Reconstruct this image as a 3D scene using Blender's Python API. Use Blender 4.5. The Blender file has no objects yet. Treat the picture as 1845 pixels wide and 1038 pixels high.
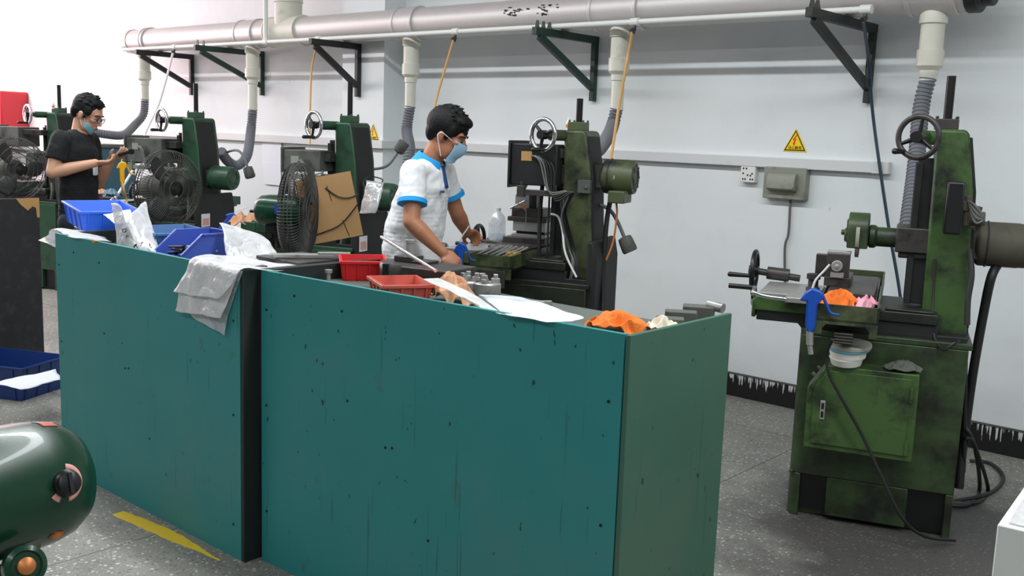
import bpy, bmesh, math, random
from math import sin, cos, pi, radians as R
from mathutils import Vector as V, Matrix, noise, Euler
random.seed(7)
S = bpy.context.scene; C = S.collection
# ------------------------------------------------------------------ camera
FPX, YAW, PITCH, ROLL, CH = 1810.2, .714258, .152408, .035653, 1.6
fwd = V((-sin(YAW)*cos(PITCH), cos(YAW)*cos(PITCH), -sin(PITCH)))
rt = V((cos(YAW), sin(YAW), 0)); up = rt.cross(fwd)
r2 = cos(ROLL)*rt + sin(ROLL)*up; u2 = -sin(ROLL)*rt + cos(ROLL)*up
cam = bpy.data.objects.new('camera', bpy.data.cameras.new('camera')); C.objects.link(cam)
mw = Matrix((r2, u2, -fwd)).transposed().to_4x4(); mw.translation = (0, 0, CH)
cam.matrix_world = mw; cam.data.sensor_width = 36; cam.data.lens = FPX/1845*36; cam.data.clip_start = .02
S.camera = cam
def ray(px, py): return r2*(px-922.5) - u2*(py-519) + fwd*FPX
def onz(px, py, z): r = ray(px, py); return r*((z-CH)/r.z) + V((0, 0, CH))
def ony(px, py, y): r = ray(px, py); return r*(y/r.y) + V((0, 0, CH))
def atd(px, py, d): r = ray(px, py); return r*(d/FPX) + V((0, 0, CH))
# ------------------------------------------------------------------ light
W = bpy.data.worlds.new('world'); S.world = W; W.use_nodes = True
bg = W.node_tree.nodes['Background']; bg.inputs[0].default_value = (.88, .94, 1, 1); bg.inputs[1].default_value = .21
def area(name, loc, size, power, col=(1, 1, 1), rot=(0, 0, 0)):
    l = bpy.data.lights.new(name, 'AREA'); l.shape = 'RECTANGLE'; l.size, l.size_y = size; l.energy = power; l.color = col
    o = bpy.data.objects.new(name, l); C.objects.link(o); o.location = loc; o.rotation_euler = rot; return o
area('tube_light_row', (-4, 2.6, 3.62), (17, .14), 400, (.95, .985, 1))
area('tube_light_row', (-4, -1.0, 3.62), (17, .14), 190, (.95, .985, 1))
area('window_daylight', (-13.6, 3.2, 2.6), (4.6, 2.2), 300, (1, .76, .79), (R(90), 0, R(-80)))
S.view_settings.view_transform = 'Standard'; S.view_settings.look = 'None'; S.view_settings.gamma = 1
S.view_settings.exposure = 0.12; S.view_settings.use_curve_mapping = False
# ------------------------------------------------------------------ materials
def srgb(c): return tuple(((x/255+.055)/1.055)**2.4 if x > 10 else x/255/12.92 for x in c)
def mat(name, col, rough=.5, metal=0, var=.12, scale=6, grime=None, g0=.52, g1=.7, gscale=4, bump=0, bscale=60, trans=0, alpha=1, coat=0, stretch=(1, 1, 1), emit=0, spec=.5):
    m = bpy.data.materials.new(name); m.use_nodes = True; n = m.node_tree.nodes; L = m.node_tree.links
    b = n['Principled BSDF']; c = srgb(col)
    b.inputs['Roughness'].default_value = rough; b.inputs['Metallic'].default_value = metal
    b.inputs['Transmission Weight'].default_value = trans; b.inputs['Alpha'].default_value = alpha
    b.inputs['Coat Weight'].default_value = coat; b.inputs['Specular IOR Level'].default_value = spec
    tc = n.new('ShaderNodeTexCoord'); mp = n.new('ShaderNodeMapping'); mp.inputs['Scale'].default_value = stretch
    L.new(tc.outputs['Object'], mp.inputs[0])
    nz = n.new('ShaderNodeTexNoise'); nz.inputs['Scale'].default_value = scale; nz.inputs['Detail'].default_value = 5; L.new(mp.outputs[0], nz.inputs[0])
    mx = n.new('ShaderNodeMix'); mx.data_type = 'RGBA'; L.new(nz.outputs[0], mx.inputs[0])
    mx.inputs[6].default_value = (*[x*(1-var) for x in c], 1); mx.inputs[7].default_value = (*[min(1, x*(1+var)) for x in c], 1)
    out = mx.outputs[2]
    if grime:
        n2 = n.new('ShaderNodeTexNoise'); n2.inputs['Scale'].default_value = gscale; n2.inputs['Detail'].default_value = 8; n2.inputs['Roughness'].default_value = .65; L.new(mp.outputs[0], n2.inputs[0])
        mr = n.new('ShaderNodeMapRange'); mr.inputs[1].default_value = g0; mr.inputs[2].default_value = g1; L.new(n2.outputs[0], mr.inputs[0])
        m2 = n.new('ShaderNodeMix'); m2.data_type = 'RGBA'; L.new(mr.outputs[0], m2.inputs[0]); L.new(out, m2.inputs[6]); m2.inputs[7].default_value = (*srgb(grime), 1); out = m2.outputs[2]
    L.new(out, b.inputs['Base Color'])
    if bump:
        nb = n.new('ShaderNodeTexNoise'); nb.inputs['Scale'].default_value = bscale; nb.inputs['Detail'].default_value = 4; L.new(mp.outputs[0], nb.inputs[0])
        bp = n.new('ShaderNodeBump'); bp.inputs['Strength'].default_value = bump; bp.inputs['Distance'].default_value = .01; L.new(nb.outputs[0], bp.inputs['Height']); L.new(bp.outputs[0], b.inputs['Normal'])
    return m
def film(name, col, op=.6, rough=.25):
    m = bpy.data.materials.new(name); m.use_nodes = True; n = m.node_tree.nodes; L = m.node_tree.links; n.remove(n['Principled BSDF'])
    o = n['Material Output']; t = n.new('ShaderNodeBsdfTransparent'); t.inputs[0].default_value = (.93, .95, .97, 1)
    d = n.new('ShaderNodeBsdfDiffuse'); d.inputs[0].default_value = (*srgb(col), 1); tl = n.new('ShaderNodeBsdfTranslucent'); tl.inputs[0].default_value = (*srgb(col), 1)
    g = n.new('ShaderNodeBsdfGlossy'); g.inputs['Roughness'].default_value = rough
    a = n.new('ShaderNodeMixShader'); a.inputs[0].default_value = .28; L.new(d.outputs[0], a.inputs[1]); L.new(tl.outputs[0], a.inputs[2])
    b = n.new('ShaderNodeMixShader'); b.inputs[0].default_value = .26; L.new(a.outputs[0], b.inputs[1]); L.new(g.outputs[0], b.inputs[2])
    tc = n.new('ShaderNodeTexCoord'); nz = n.new('ShaderNodeTexNoise'); nz.inputs['Scale'].default_value = 14; nz.inputs['Detail'].default_value = 5; nz.inputs['Distortion'].default_value = 1.2; L.new(tc.outputs['Object'], nz.inputs[0])
    mr = n.new('ShaderNodeMapRange'); mr.inputs[1].default_value = .3; mr.inputs[2].default_value = .7; mr.inputs[3].default_value = op-.15; mr.inputs[4].default_value = min(1, op+.2); L.new(nz.outputs[0], mr.inputs[0])
    c = n.new('ShaderNodeMixShader'); L.new(mr.outputs[0], c.inputs[0]); L.new(t.outputs[0], c.inputs[1]); L.new(b.outputs[0], c.inputs[2]); L.new(c.outputs[0], o.inputs[0])
    bp = n.new('ShaderNodeBump'); bp.inputs['Strength'].default_value = .9; bp.inputs['Distance'].default_value = .012; L.new(nz.outputs[0], bp.inputs['Height'])
    for q in (d, g): L.new(bp.outputs[0], q.inputs['Normal'])
    return m
K = dict(
 green=mat('machine_green', (62, 90, 44), .45, grime=(26, 32, 22), g0=.46, g1=.64, gscale=6, var=.22),
 green2=mat('machine_olive', (74, 84, 54), .45, grime=(28, 32, 24), g0=.46, g1=.66, gscale=7, var=.15),
 green3=mat('machine_dark_green', (36, 72, 50), .4, grime=(18, 30, 24), g0=.5, g1=.7, gscale=6, var=.12),
 greenb=mat('grimy_base_green', (52, 72, 40), .45, grime=(24, 28, 20), g0=.42, g1=.62, gscale=5, var=.2),
 greenk=mat('oily_black_green', (34, 40, 28), .45, grime=(18, 19, 18), g0=.42, g1=.58, gscale=6, var=.2),
 armg=mat('grey_green_bar', (120, 128, 112), .6, var=.15, scale=12, grime=(74, 80, 68), gscale=10),
 black=mat('black_iron', (26, 27, 28), .5, var=.3, scale=12),
 blackp=mat('black_plastic', (18, 18, 19), .35, var=.2, scale=12),
 bellows=mat('black_cover', (22, 24, 24), .7, var=.2, scale=20),
 iron=mat('dark_cast_iron', (66, 63, 61), .42, .3, var=.3, scale=15, grime=(30, 28, 27), gscale=12),
 steel=mat('ground_steel', (168, 168, 166), .36, .55, var=.15, scale=18, grime=(80, 74, 68), g0=.55, g1=.8, gscale=10),
 chrome=mat('chrome', (215, 217, 220), .12, 1, var=.04),
 rod=mat('blackened_rod', (34, 32, 33), .4, .5, var=.2),
 motor=mat('dusty_motor_grey', (78, 74, 62), .7, var=.15, scale=10, grime=(60, 56, 46), gscale=6),
 box=mat('dusty_box_grey', (84, 86, 80), .7, var=.2, scale=10, grime=(48, 50, 46), gscale=6),
 hose=mat('grey_corrugated_plastic', (108, 112, 118), .55, var=.1),
 pvc=mat('pvc_off_white', (214, 212, 198), .4, var=.05, grime=(160, 152, 132), g0=.58, g1=.85, gscale=5),
 silver=mat('silver_painted_duct', (202, 198, 196), .42, .35, var=.06, scale=9, bump=.12, bscale=220),
 pipew=mat('white_conduit', (226, 228, 224), .4, var=.04),
 brk=mat('bracket_black', (34, 32, 34), .5, var=.25), brkg=mat('bracket_green', (28, 56, 44), .5, var=.2),
 brkm=mat('bracket_olive_black', (40, 46, 42), .55, var=.3, grime=(24, 26, 25), gscale=20),
 trunk=mat('trunking_white', (214, 216, 216), .45, var=.04, grime=(180, 182, 180), g0=.55, g1=.8, gscale=3),
 socket=mat('socket_white', (228, 226, 224), .4, var=.02), swbox=mat('switch_box_grey', (140, 142, 130), .5, var=.08, grime=(112, 112, 100), gscale=10),
 yellow=mat('sign_yellow', (250, 214, 20), .4, var=.03), ink=mat('black_ink', (30, 26, 16), .5, var=.02), red=mat('sign_red', (226, 60, 30), .4, var=.03),
 blue1=mat('bright_blue_plastic', (56, 116, 246), .35, var=.06), blue2=mat('dusty_blue_plastic', (66, 112, 164), .45, var=.1), blue3=mat('hopper_blue_plastic', (66, 90, 180), .4, var=.08),
 blue4=mat('dark_blue_plastic', (24, 54, 116), .4, var=.1), redp=mat('red_plastic', (208, 24, 30), .35, var=.08), redp2=mat('faded_red_plastic', (196, 84, 70), .4, var=.12, grime=(150, 96, 80), gscale=8),
 gun=mat('air_gun_blue', (26, 76, 168), .3, var=.08), guny=mat('air_gun_yellow', (236, 176, 20), .35, var=.06),
 orange=mat('orange_cloth', (232, 120, 40), .85, var=.15, scale=12, bump=.3, bscale=180), tan=mat('tan_cloth', (206, 156, 122), .85, var=.12, scale=10, bump=.2, bscale=120),
 pink=mat('pink_cloth', (236, 166, 184), .85, var=.1, bump=.3, bscale=160), magenta=mat('magenta_cloth', (150, 44, 92), .85, var=.12), grey=mat('grey_cloth', (84, 88, 80), .9, var=.2, scale=10),
 wcloth=mat('white_rag', (214, 208, 190), .85, var=.1, scale=20), bluerag=mat('blue_grey_rag', (110, 140, 160), .85, var=.12),
 paper=mat('white_paper', (232, 236, 242), .6, var=.02), cardb=mat('brown_cardboard', (176, 138, 92), .8, var=.07, scale=14), ply=mat('raw_board', (176, 136, 82), .8, var=.1),
 skin=mat('skin', (196, 148, 120), .5, var=.07, scale=12), skin2=mat('skin_tan', (172, 116, 86), .5, var=.08, scale=12), hair=mat('black_hair', (10, 9, 10), .6, var=.3, scale=40, bump=.4, bscale=160, spec=.25),
 polo=mat('white_polo_cloth', (228, 230, 232), .85, var=.03, bump=.15, bscale=300), pblue=mat('sky_blue_trim', (20, 150, 220), .75, var=.05), pdark=mat('dark_blue_placket', (30, 70, 120), .8, var=.05),
 tee=mat('black_tee_cloth', (18, 20, 24), .9, var=.15), navy=mat('navy_trousers', (26, 30, 44), .85, var=.12), mask=mat('mask_blue', (150, 190, 214), .7, var=.05), maskc=mat('mask_cyan', (90, 186, 220), .7, var=.05),
 bottle=film('bottle_plastic', (225, 228, 235), .38, .1), bag=film('bag_film', (255, 255, 255), .62, .12), bagc=film('clear_bag_film', (236, 238, 242), .42, .12),
 wheel=mat('grinding_wheel', (226, 224, 214), .85, var=.05), wheelg=mat('grinding_wheel_grey', (150, 150, 138), .9, var=.1), wblue=mat('blue_blotter', (90, 156, 178), .7, var=.05),
 fanm=mat('fan_enamel_green', (16, 56, 38), .27, var=.08, coat=.1, spec=.35), wire=mat('cage_wire', (70, 70, 68), .5, .3, var=.2), whitec=mat('white_board', (214, 216, 214), .6, var=.03), teal=mat('cabinet_teal', (22, 84, 104), .5, var=.08),
 amber=mat('amber_hose', (206, 160, 96), .35, var=.06), dblue=mat('blue_black_hose', (36, 58, 74), .4, var=.1), cable=mat('grey_cable', (96, 98, 96), .5, var=.1), cabk=mat('black_cable', (22, 22, 23), .5, var=.1), wht=mat('white_cable', (236, 232, 232), .5, var=.02),
 redcab=mat('red_enamel', (190, 30, 44), .4, var=.1), lens=film('spectacle_lens', (230, 235, 240), .2, .05), lip=mat('lip', (150, 84, 76), .5, var=.04), white=mat('eye_white', (170, 150, 138), .3, var=.02), peach=mat('peach_label', (220, 160, 150), .5, var=.1), copper=mat('copper_bolt', (190, 120, 70), .4, .6, var=.1), wood=mat('dark_chipped_paint', (30, 30, 34), .7, var=.2, scale=8, grime=(48, 46, 48), gscale=18))
# bench panel paint: teal with drips, specks and worn grey patches
def benchmat(name, col, worn, gx):
    m = mat(name, col, .48, var=.13, scale=3.2, grime=worn, g0=.5, g1=.82, gscale=1.6, spec=.35)
    n = m.node_tree.nodes; L = m.node_tree.links; b = n['Principled BSDF']; src = b.inputs['Base Color'].links[0].from_socket
    tc = n['Texture Coordinate']
    def layer(src, sc, scale, lo, hi, col, amt=1, det=2):
        mp = n.new('ShaderNodeMapping'); mp.inputs['Scale'].default_value = sc; L.new(tc.outputs['Object'], mp.inputs[0])
        z = n.new('ShaderNodeTexNoise'); z.inputs['Scale'].default_value = scale; z.inputs['Detail'].default_value = det; L.new(mp.outputs[0], z.inputs[0])
        r = n.new('ShaderNodeMapRange'); r.inputs[1].default_value = lo; r.inputs[2].default_value = hi; r.inputs[4].default_value = amt; L.new(z.outputs[0], r.inputs[0])
        x = n.new('ShaderNodeMix'); x.data_type = 'RGBA'; L.new(r.outputs[0], x.inputs[0]); L.new(src, x.inputs[6]); x.inputs[7].default_value = (*srgb(col), 1); return x.outputs[2]
    s = layer(src, (34, 34, 1.3), 1.6, .67, .72, (24, 60, 58), .4)
    s = layer(s, (1, 1, .55), 42, .725, .745, (16, 26, 26), .8)
    s = layer(s, (1, 1, 1), 7, .66, .72, (70, 84, 74), .35, 8)
    L.new(s, b.inputs['Base Color']); return m
K['bench'] = benchmat('bench_teal_paint', (44, 131, 131), (72, 124, 122), 1)
K['bench2'] = benchmat('bench_grey_green_paint', (60, 98, 82), (80, 98, 86), 1)
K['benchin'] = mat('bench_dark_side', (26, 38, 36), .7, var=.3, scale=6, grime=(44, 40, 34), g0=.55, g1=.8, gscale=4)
K['top'] = mat('worktop_grey_green', (92, 100, 94), .5, var=.14, scale=5, grime=(60, 64, 60), gscale=6)
def wallmat():
    m = mat('wall_paint', (226, 231, 232), .6, var=.02, scale=.9, grime=(212, 216, 220), g0=.5, g1=.8, gscale=1.1)
    n = m.node_tree.nodes; L = m.node_tree.links; b = n['Principled BSDF']; src = b.inputs['Base Color'].links[0].from_socket; tc = n['Texture Coordinate']
    mp = n.new('ShaderNodeMapping'); mp.inputs['Scale'].default_value = (1, 1, .4); mp.inputs['Rotation'].default_value = (0, .5, 0); L.new(tc.outputs['Object'], mp.inputs[0])
    z = n.new('ShaderNodeTexNoise'); z.inputs['Scale'].default_value = 20; z.inputs['Detail'].default_value = 1.5; L.new(mp.outputs[0], z.inputs[0])
    r = n.new('ShaderNodeMapRange'); r.inputs[1].default_value = .76; r.inputs[2].default_value = .79; r.inputs[4].default_value = .5; L.new(z.outputs[0], r.inputs[0])
    x = n.new('ShaderNodeMix'); x.data_type = 'RGBA'; L.new(r.outputs[0], x.inputs[0]); L.new(src, x.inputs[6]); x.inputs[7].default_value = (*srgb((140, 132, 124)), 1)
    L.new(x.outputs[2], b.inputs['Base Color']); return m
K['wall'] = wallmat()
K['ceil'] = mat('ceiling_paint', (220, 222, 222), .8, var=.02)
def skirtmat():
    m = mat('black_skirting_with_white_drips', (22, 20, 22), .5, var=.2); n = m.node_tree.nodes; L = m.node_tree.links; b = n['Principled BSDF']; src = b.inputs['Base Color'].links[0].from_socket; tc = n['Texture Coordinate']
    mp = n.new('ShaderNodeMapping'); mp.inputs['Scale'].default_value = (1, 0, .06); L.new(tc.outputs['Object'], mp.inputs[0])
    z = n.new('ShaderNodeTexNoise'); z.inputs['Scale'].default_value = 85; z.inputs['Detail'].default_value = 3; L.new(mp.outputs[0], z.inputs[0])
    sp = n.new('ShaderNodeSeparateXYZ'); L.new(tc.outputs['Object'], sp.inputs[0])
    a = n.new('ShaderNodeMath'); a.operation = 'MULTIPLY_ADD'; L.new(z.outputs[0], a.inputs[0]); a.inputs[1].default_value = .50; a.inputs[2].default_value = -.24
    mpb = n.new('ShaderNodeTexNoise'); mpb.inputs['Scale'].default_value = 2.3; L.new(tc.outputs['Object'], mpb.inputs[0])
    a1 = n.new('ShaderNodeMath'); a1.operation = 'MULTIPLY'; L.new(a.outputs[0], a1.inputs[0]); 
    rr = n.new('ShaderNodeMapRange'); rr.inputs[1].default_value = .42; rr.inputs[2].default_value = .6; L.new(mpb.outputs[0], rr.inputs[0]); L.new(rr.outputs[0], a1.inputs[1])
    a2 = n.new('ShaderNodeMath'); a2.operation = 'ADD'; L.new(a1.outputs[0], a2.inputs[0]); L.new(sp.outputs[2], a2.inputs[1])
    g = n.new('ShaderNodeMath'); g.operation = 'GREATER_THAN'; L.new(a2.outputs[0], g.inputs[0]); g.inputs[1].default_value = .143
    x = n.new('ShaderNodeMix'); x.data_type = 'RGBA'; L.new(g.outputs[0], x.inputs[0]); L.new(src, x.inputs[6]); x.inputs[7].default_value = (*srgb((205, 205, 205)), 1); L.new(x.outputs[2], b.inputs['Base Color']); return m
K['skirt'] = skirtmat()
def floormat():
    m = mat('terrazzo', (128, 128, 121), .6, var=.1, scale=3, grime=(98, 96, 92), g0=.5, g1=.75, gscale=.9)
    n = m.node_tree.nodes; L = m.node_tree.links; b = n['Principled BSDF']; src = b.inputs['Base Color'].links[0].from_socket; tc = n['Texture Coordinate']
    def mixin(src, fac, col):
        x = n.new('ShaderNodeMix'); x.data_type = 'RGBA'; L.new(fac, x.inputs[0]); L.new(src, x.inputs[6]); x.inputs[7].default_value = (*srgb(col), 1); return x.outputs[2]
    def math_(op, a, c):
        q = n.new('ShaderNodeMath'); q.operation = op
        for i, v in enumerate((a, c)):
            if isinstance(v, (int, float)): q.inputs[i].default_value = v
            else: L.new(v, q.inputs[i])
        return q.outputs[0]
    for sc, th, rad, col in ((56, .70, .34, (182, 184, 176)), (95, .5, .33, (152, 152, 144)), (60, .80, .34, (92, 92, 88))):
        v = n.new('ShaderNodeTexVoronoi'); v.inputs['Scale'].default_value = sc; L.new(tc.outputs['Object'], v.inputs[0])
        s = n.new('ShaderNodeSeparateColor'); L.new(v.outputs['Color'], s.inputs[0])
        f = math_('MULTIPLY', math_('GREATER_THAN', s.outputs[0], th), math_('LESS_THAN', v.outputs['Distance'], rad)); src = mixin(src, f, col)
    # oily dirt around the near grinder and footwear trails
    sp = n.new('ShaderNodeVectorMath'); sp.operation = 'DISTANCE'; L.new(tc.outputs['Object'], sp.inputs[0]); sp.inputs[1].default_value = (-1.15, 4.05, 0)
    nz = n.new('ShaderNodeTexNoise'); nz.inputs['Scale'].default_value = 4; nz.inputs['Detail'].default_value = 6; L.new(tc.outputs['Object'], nz.inputs[0])
    d = math_('ADD', sp.outputs['Value'], math_('MULTIPLY', nz.outputs[0], 1.0)); mr = n.new('ShaderNodeMapRange'); mr.inputs[1].default_value = 1.7; mr.inputs[2].default_value = 1.1; mr.inputs[4].default_value = .84; L.new(d, mr.inputs[0]); src = mixin(src, mr.outputs[0], (42, 39, 40))
    # joints of the cast slabs
    xy = n.new('ShaderNodeSeparateXYZ'); L.new(tc.outputs['Object'], xy.inputs[0])
    for k in (0, 1):
        f = math_('LESS_THAN', math_('ABSOLUTE', math_('SUBTRACT', math_('FRACT', math_('MULTIPLY', math_('ADD', xy.outputs[k], .35+.2*k), 1/1.25), 0), .5), 0), .0022); src = mixin(src, f, (62, 58, 54))
    L.new(src, b.inputs['Base Color']); return m
K['floor'] = floormat()
# ------------------------------------------------------------------ mesh helpers
class MB:
    def __init__(s, M=None): s.b = bmesh.new(); s.M = M or Matrix()
    def _f(s, vs, faces, M=None):
        M = s.M @ M if M is not None else s.M
        vv = [s.b.verts.new(M @ V(p)) for p in vs]
        for f in faces:
            try: s.b.faces.new([vv[i] for i in f])
            except ValueError: pass
        return vv
    def box(s, lo, hi, M=None):
        x0, y0, z0 = lo; x1, y1, z1 = hi
        s._f([(x0,y0,z0),(x1,y0,z0),(x1,y1,z0),(x0,y1,z0),(x0,y0,z1),(x1,y0,z1),(x1,y1,z1),(x0,y1,z1)], [(3,2,1,0),(4,5,6,7),(0,1,5,4),(1,2,6,5),(2,3,7,6),(3,0,4,7)], M); return s
    def hexa(s, p, M=None): s._f(p, [(3,2,1,0),(4,5,6,7),(0,1,5,4),(1,2,6,5),(2,3,7,6),(3,0,4,7)], M); return s
    def prism(s, poly, a, b, ax='y', M=None):     # poly in the two other axes, extruded along ax from a to b
        def pt(q, t): return {'y': (q[0], t, q[1]), 'x': (t, q[0], q[1]), 'z': (q[0], q[1], t)}[ax]
        n = len(poly); s._f([pt(q, a) for q in poly]+[pt(q, b) for q in poly], [tuple(range(n)), tuple(range(2*n-1, n-1, -1))]+[(i, (i+1) % n, n+(i+1) % n, n+i) for i in range(n)], M); return s
    def lathe(s, prof, M=None, n=32, close=True):  # prof [(r, h)] around local z
        vs = []; fs = []; m = len(prof)
        for i in range(n):
            a = 2*pi*i/n
            for r, h in prof: vs.append((r*cos(a), r*sin(a), h))
        for i in range(n):
            j = (i+1) % n
            for k in range(m-1): fs.append((i*m+k, j*m+k, j*m+k+1, i*m+k+1))
        if close:
            fs.append(tuple(i*m for i in range(n-1, -1, -1))); fs.append(tuple(i*m+m-1 for i in range(n)))
        s._f(vs, fs, M); return s
    def cyl(s, a, b, r, r1=None, n=24):
        a, b = V(a), V(b); d = b-a; Mx = Matrix.Translation(a) @ d.to_track_quat('Z', 'Y').to_matrix().to_4x4()
        return s.lathe([(r, 0), (r if r1 is None else r1, d.length)], Mx, n)
    def rev(s, a, d, prof, n=32): # lathe along direction d from a
        return s.lathe(prof, Matrix.Translation(V(a)) @ V(d).to_track_quat('Z', 'Y').to_matrix().to_4x4(), n)
    def torus(s, c, d, R0, r, n=48, m=10, M=None):
        Mx = Matrix.Translation(V(c)) @ V(d).to_track_quat('Z', 'Y').to_matrix().to_4x4(); vs = []; fs = []
        for i in range(n):
            a = 2*pi*i/n
            for j in range(m):
                q = 2*pi*j/m; vs.append(((R0+r*cos(q))*cos(a), (R0+r*cos(q))*sin(a), r*sin(q)))
        for i in range(n):
            for j in range(m): fs.append((i*m+j, ((i+1) % n)*m+j, ((i+1) % n)*m+(j+1) % m, i*m+(j+1) % m))
        s._f(vs, fs, Mx); return s
    def tube(s, pts, r, n=8, smooth=6, rf=None):
        P = spline([V(p) for p in pts], smooth) if smooth and len(pts) > 2 else [V(p) for p in pts]
        N = len(P); vs = []; fs = []; q = None
        for i, p in enumerate(P):
            t = (P[min(i+1, N-1)]-P[max(i-1, 0)]).normalized()
            if q is None: q = t.to_track_quat('Z', 'Y'); x = q @ V((1, 0, 0))
            x = (x - t*x.dot(t)).normalized(); y = t.cross(x); rr = r if rf is None else rf(i, N)
            for k in range(n): a = 2*pi*k/n; vs.append(p+(x*cos(a)+y*sin(a))*rr)
        for i in range(N-1):
            for k in range(n): fs.append((i*n+k, i*n+(k+1) % n, (i+1)*n+(k+1) % n, (i+1)*n+k))
        fs.append(tuple(range(n-1, -1, -1))); fs.append(tuple((N-1)*n+k for k in range(n))); s._f(vs, fs); return s
    def ell(s, c, r, rot=None, n=20, m=14):
        Mx = Matrix.Translation(V(c)) @ (rot.to_4x4() if rot is not None else Matrix()) @ Matrix.Diagonal((*r, 1)); vs = [(0, 0, -1)]; fs = []
        for j in range(1, m):
            t = -pi/2+pi*j/m
            for i in range(n): a = 2*pi*i/n; vs.append((cos(t)*cos(a), cos(t)*sin(a), sin(t)))
        vs.append((0, 0, 1)); T = len(vs)-1
        for i in range(n):
            j = (i+1) % n; fs.append((0, 1+j, 1+i)); fs.append((T, T-n+i, T-n+j))
            for k in range(m-2): fs.append((1+k*n+i, 1+k*n+j, 1+(k+1)*n+j, 1+(k+1)*n+i))
        s._f(vs, fs, Mx); return s
    def cap(s, a, ra, b, rb): # capsule
        a, b = V(a), V(b); s.ell(a, (ra,)*3, n=14, m=10); s.ell(b, (rb,)*3, n=14, m=10)
        if (b-a).length > 1e-5: s.cyl(a, b, ra, rb, 16)
        return s
    def grid(s, rows): # rows of points
        n = len(rows[0]); vs = [p for r in rows for p in r]
        s._f(vs, [(i*n+j, i*n+j+1, (i+1)*n+j+1, (i+1)*n+j) for i in range(len(rows)-1) for j in range(n-1)]); return s
def spline(P, k):
    out = []
    for i in range(len(P)-1):
        p0, p1, p2, p3 = P[max(i-1, 0)], P[i], P[i+1], P[min(i+2, len(P)-1)]
        for j in range(k):
            t = j/k; out.append(.5*((2*p1)+(p2-p0)*t+(2*p0-5*p1+4*p2-p3)*t*t+(3*p1-p0-3*p2+p3)*t**3))
    return out+[P[-1]]
def obj(name, mb, m, parent=None, bevel=0, smooth=True, sol=0, remesh=0, sm=0, sub=0, keep=False):
    me = bpy.data.meshes.new(name); 
    if not keep: bmesh.ops.recalc_face_normals(mb.b, faces=mb.b.faces)
    mb.b.to_mesh(me); mb.b.free(); o = bpy.data.objects.new(name, me); C.objects.link(o); o.parent = parent
    me.materials.append(K[m] if isinstance(m, str) else m)
    if remesh:
        q = o.modifiers.new('r', 'REMESH'); q.mode = 'VOXEL'; q.voxel_size = remesh; q.use_smooth_shade = True
    if sm: q = o.modifiers.new('s', 'SMOOTH'); q.iterations = sm; q.factor = .5
    if bevel: q = o.modifiers.new('b', 'BEVEL'); q.width = bevel; q.segments = 2; q.limit_method = 'ANGLE'; q.angle_limit = R(40)
    if sub: q = o.modifiers.new('u', 'SUBSURF'); q.levels = q.render_levels = sub
    if sol: q = o.modifiers.new('t', 'SOLIDIFY'); q.thickness = sol
    if smooth:
        for p in me.polygons: p.use_smooth = True
        if not remesh: me.set_sharp_from_angle(angle=R(38))
    return o
def tag(o, label, cat, group=None):
    o['label'] = label; o['category'] = cat
    if group: o['group'] = group
    return o
def thing(name, label, cat, loc=(0, 0, 0), rz=0, group=None, rot=None):
    o = bpy.data.objects.new(name, None); C.objects.link(o); o.location = loc; o.rotation_euler = rot if rot else (0, 0, rz); o.empty_display_size = .1
    return tag(o, label, cat, group)
def struct(name, mb, m, **k): o = obj(name, mb, m, **k); o['kind'] = 'structure'; return o
def local(root): return (Matrix.Translation(root.location) @ root.rotation_euler.to_matrix().to_4x4()).inverted()
def baked(name, fn, m, parent=None): # a heavy remeshed shape
    return None
# ------------------------------------------------------------------ room
struct('floor', MB().box((-17, -6, -.1), (5, 5.65, 0)), 'floor', smooth=False)
struct('wall_back', MB().box((-17, 5.65, 0), (5, 5.85, 4)), 'wall', smooth=False)
struct('wall_left', MB().box((-17.2, -6, 0), (-17, 5.85, 4)), 'wall', smooth=False)
struct('ceiling', MB().box((-17.2, -6, 4), (5, 5.85, 4.1)), 'ceil', smooth=False)
struct('baseboard_back', MB().box((-17, 5.64, 0), (5, 5.65, .144)), 'skirt', smooth=False)
struct('trim_1', MB().box((-17, 5.635, .144), (5, 5.65, .152)), 'box', smooth=False)
pil = struct('wall_pillar', MB().box((-6.64, 5.43, 0), (-6.13, 5.65, 4)), 'wall', smooth=False)
# ------------------------------------------------------------------ ducting
def ringed(mb, x, r, w=.05): mb.cyl((x-w/2, 5.3, 2.385), (x+w/2, 5.3, 2.385), r, n=40)
duct = thing('exhaust_duct', 'large silver-painted dust extraction pipe running along the whole wall on brackets', 'pipe', (-5.7, 5.3, 2.27))
DI = local(duct)
m = MB(DI); m.cyl((-9.80, 5.3, 2.385), (-1.66, 5.3, 2.385), .112, n=48); obj('main_pipe', m, 'silver', duct)
m = MB(DI); m.rev((-9.80, 5.3, 2.385), (-1, 0, 0), [(.119, -.06), (.119, .03), (.108, .07), (.08, .11), (.04, .13), (.0, .135)], 40); obj('end_cap', m, 'silver', duct)
for x, w in ((-9.45, .05), (-7.72, .24), (-5.68, .2), (-3.77, .34), (-1.85, .22)):
    m = MB(DI); ringed(m, x, .121, w); m.cyl((x-w/2-.012, 5.3, 2.385), (x-w/2+.012, 5.3, 2.385), .127, n=40); m.cyl((x+w/2-.012, 5.3, 2.385), (x+w/2+.012, 5.3, 2.385), .127, n=40); obj('coupling', m, 'silver', duct, bevel=.004)
m = MB(DI); m.cyl((-7.20, 5.3, 2.385), (-7.20, 5.3, 2.66), .115, n=40); m.cyl((-7.20, 5.3, 2.62), (-7.20, 5.3, 4.0), .122, n=40); ringed(m, -7.20, .123, .42); ringed(m, -7.20+.21, .13, .02); ringed(m, -7.2-.21, .13, .02); obj('riser_pipe', m, 'pvc', duct, bevel=.003)
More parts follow.
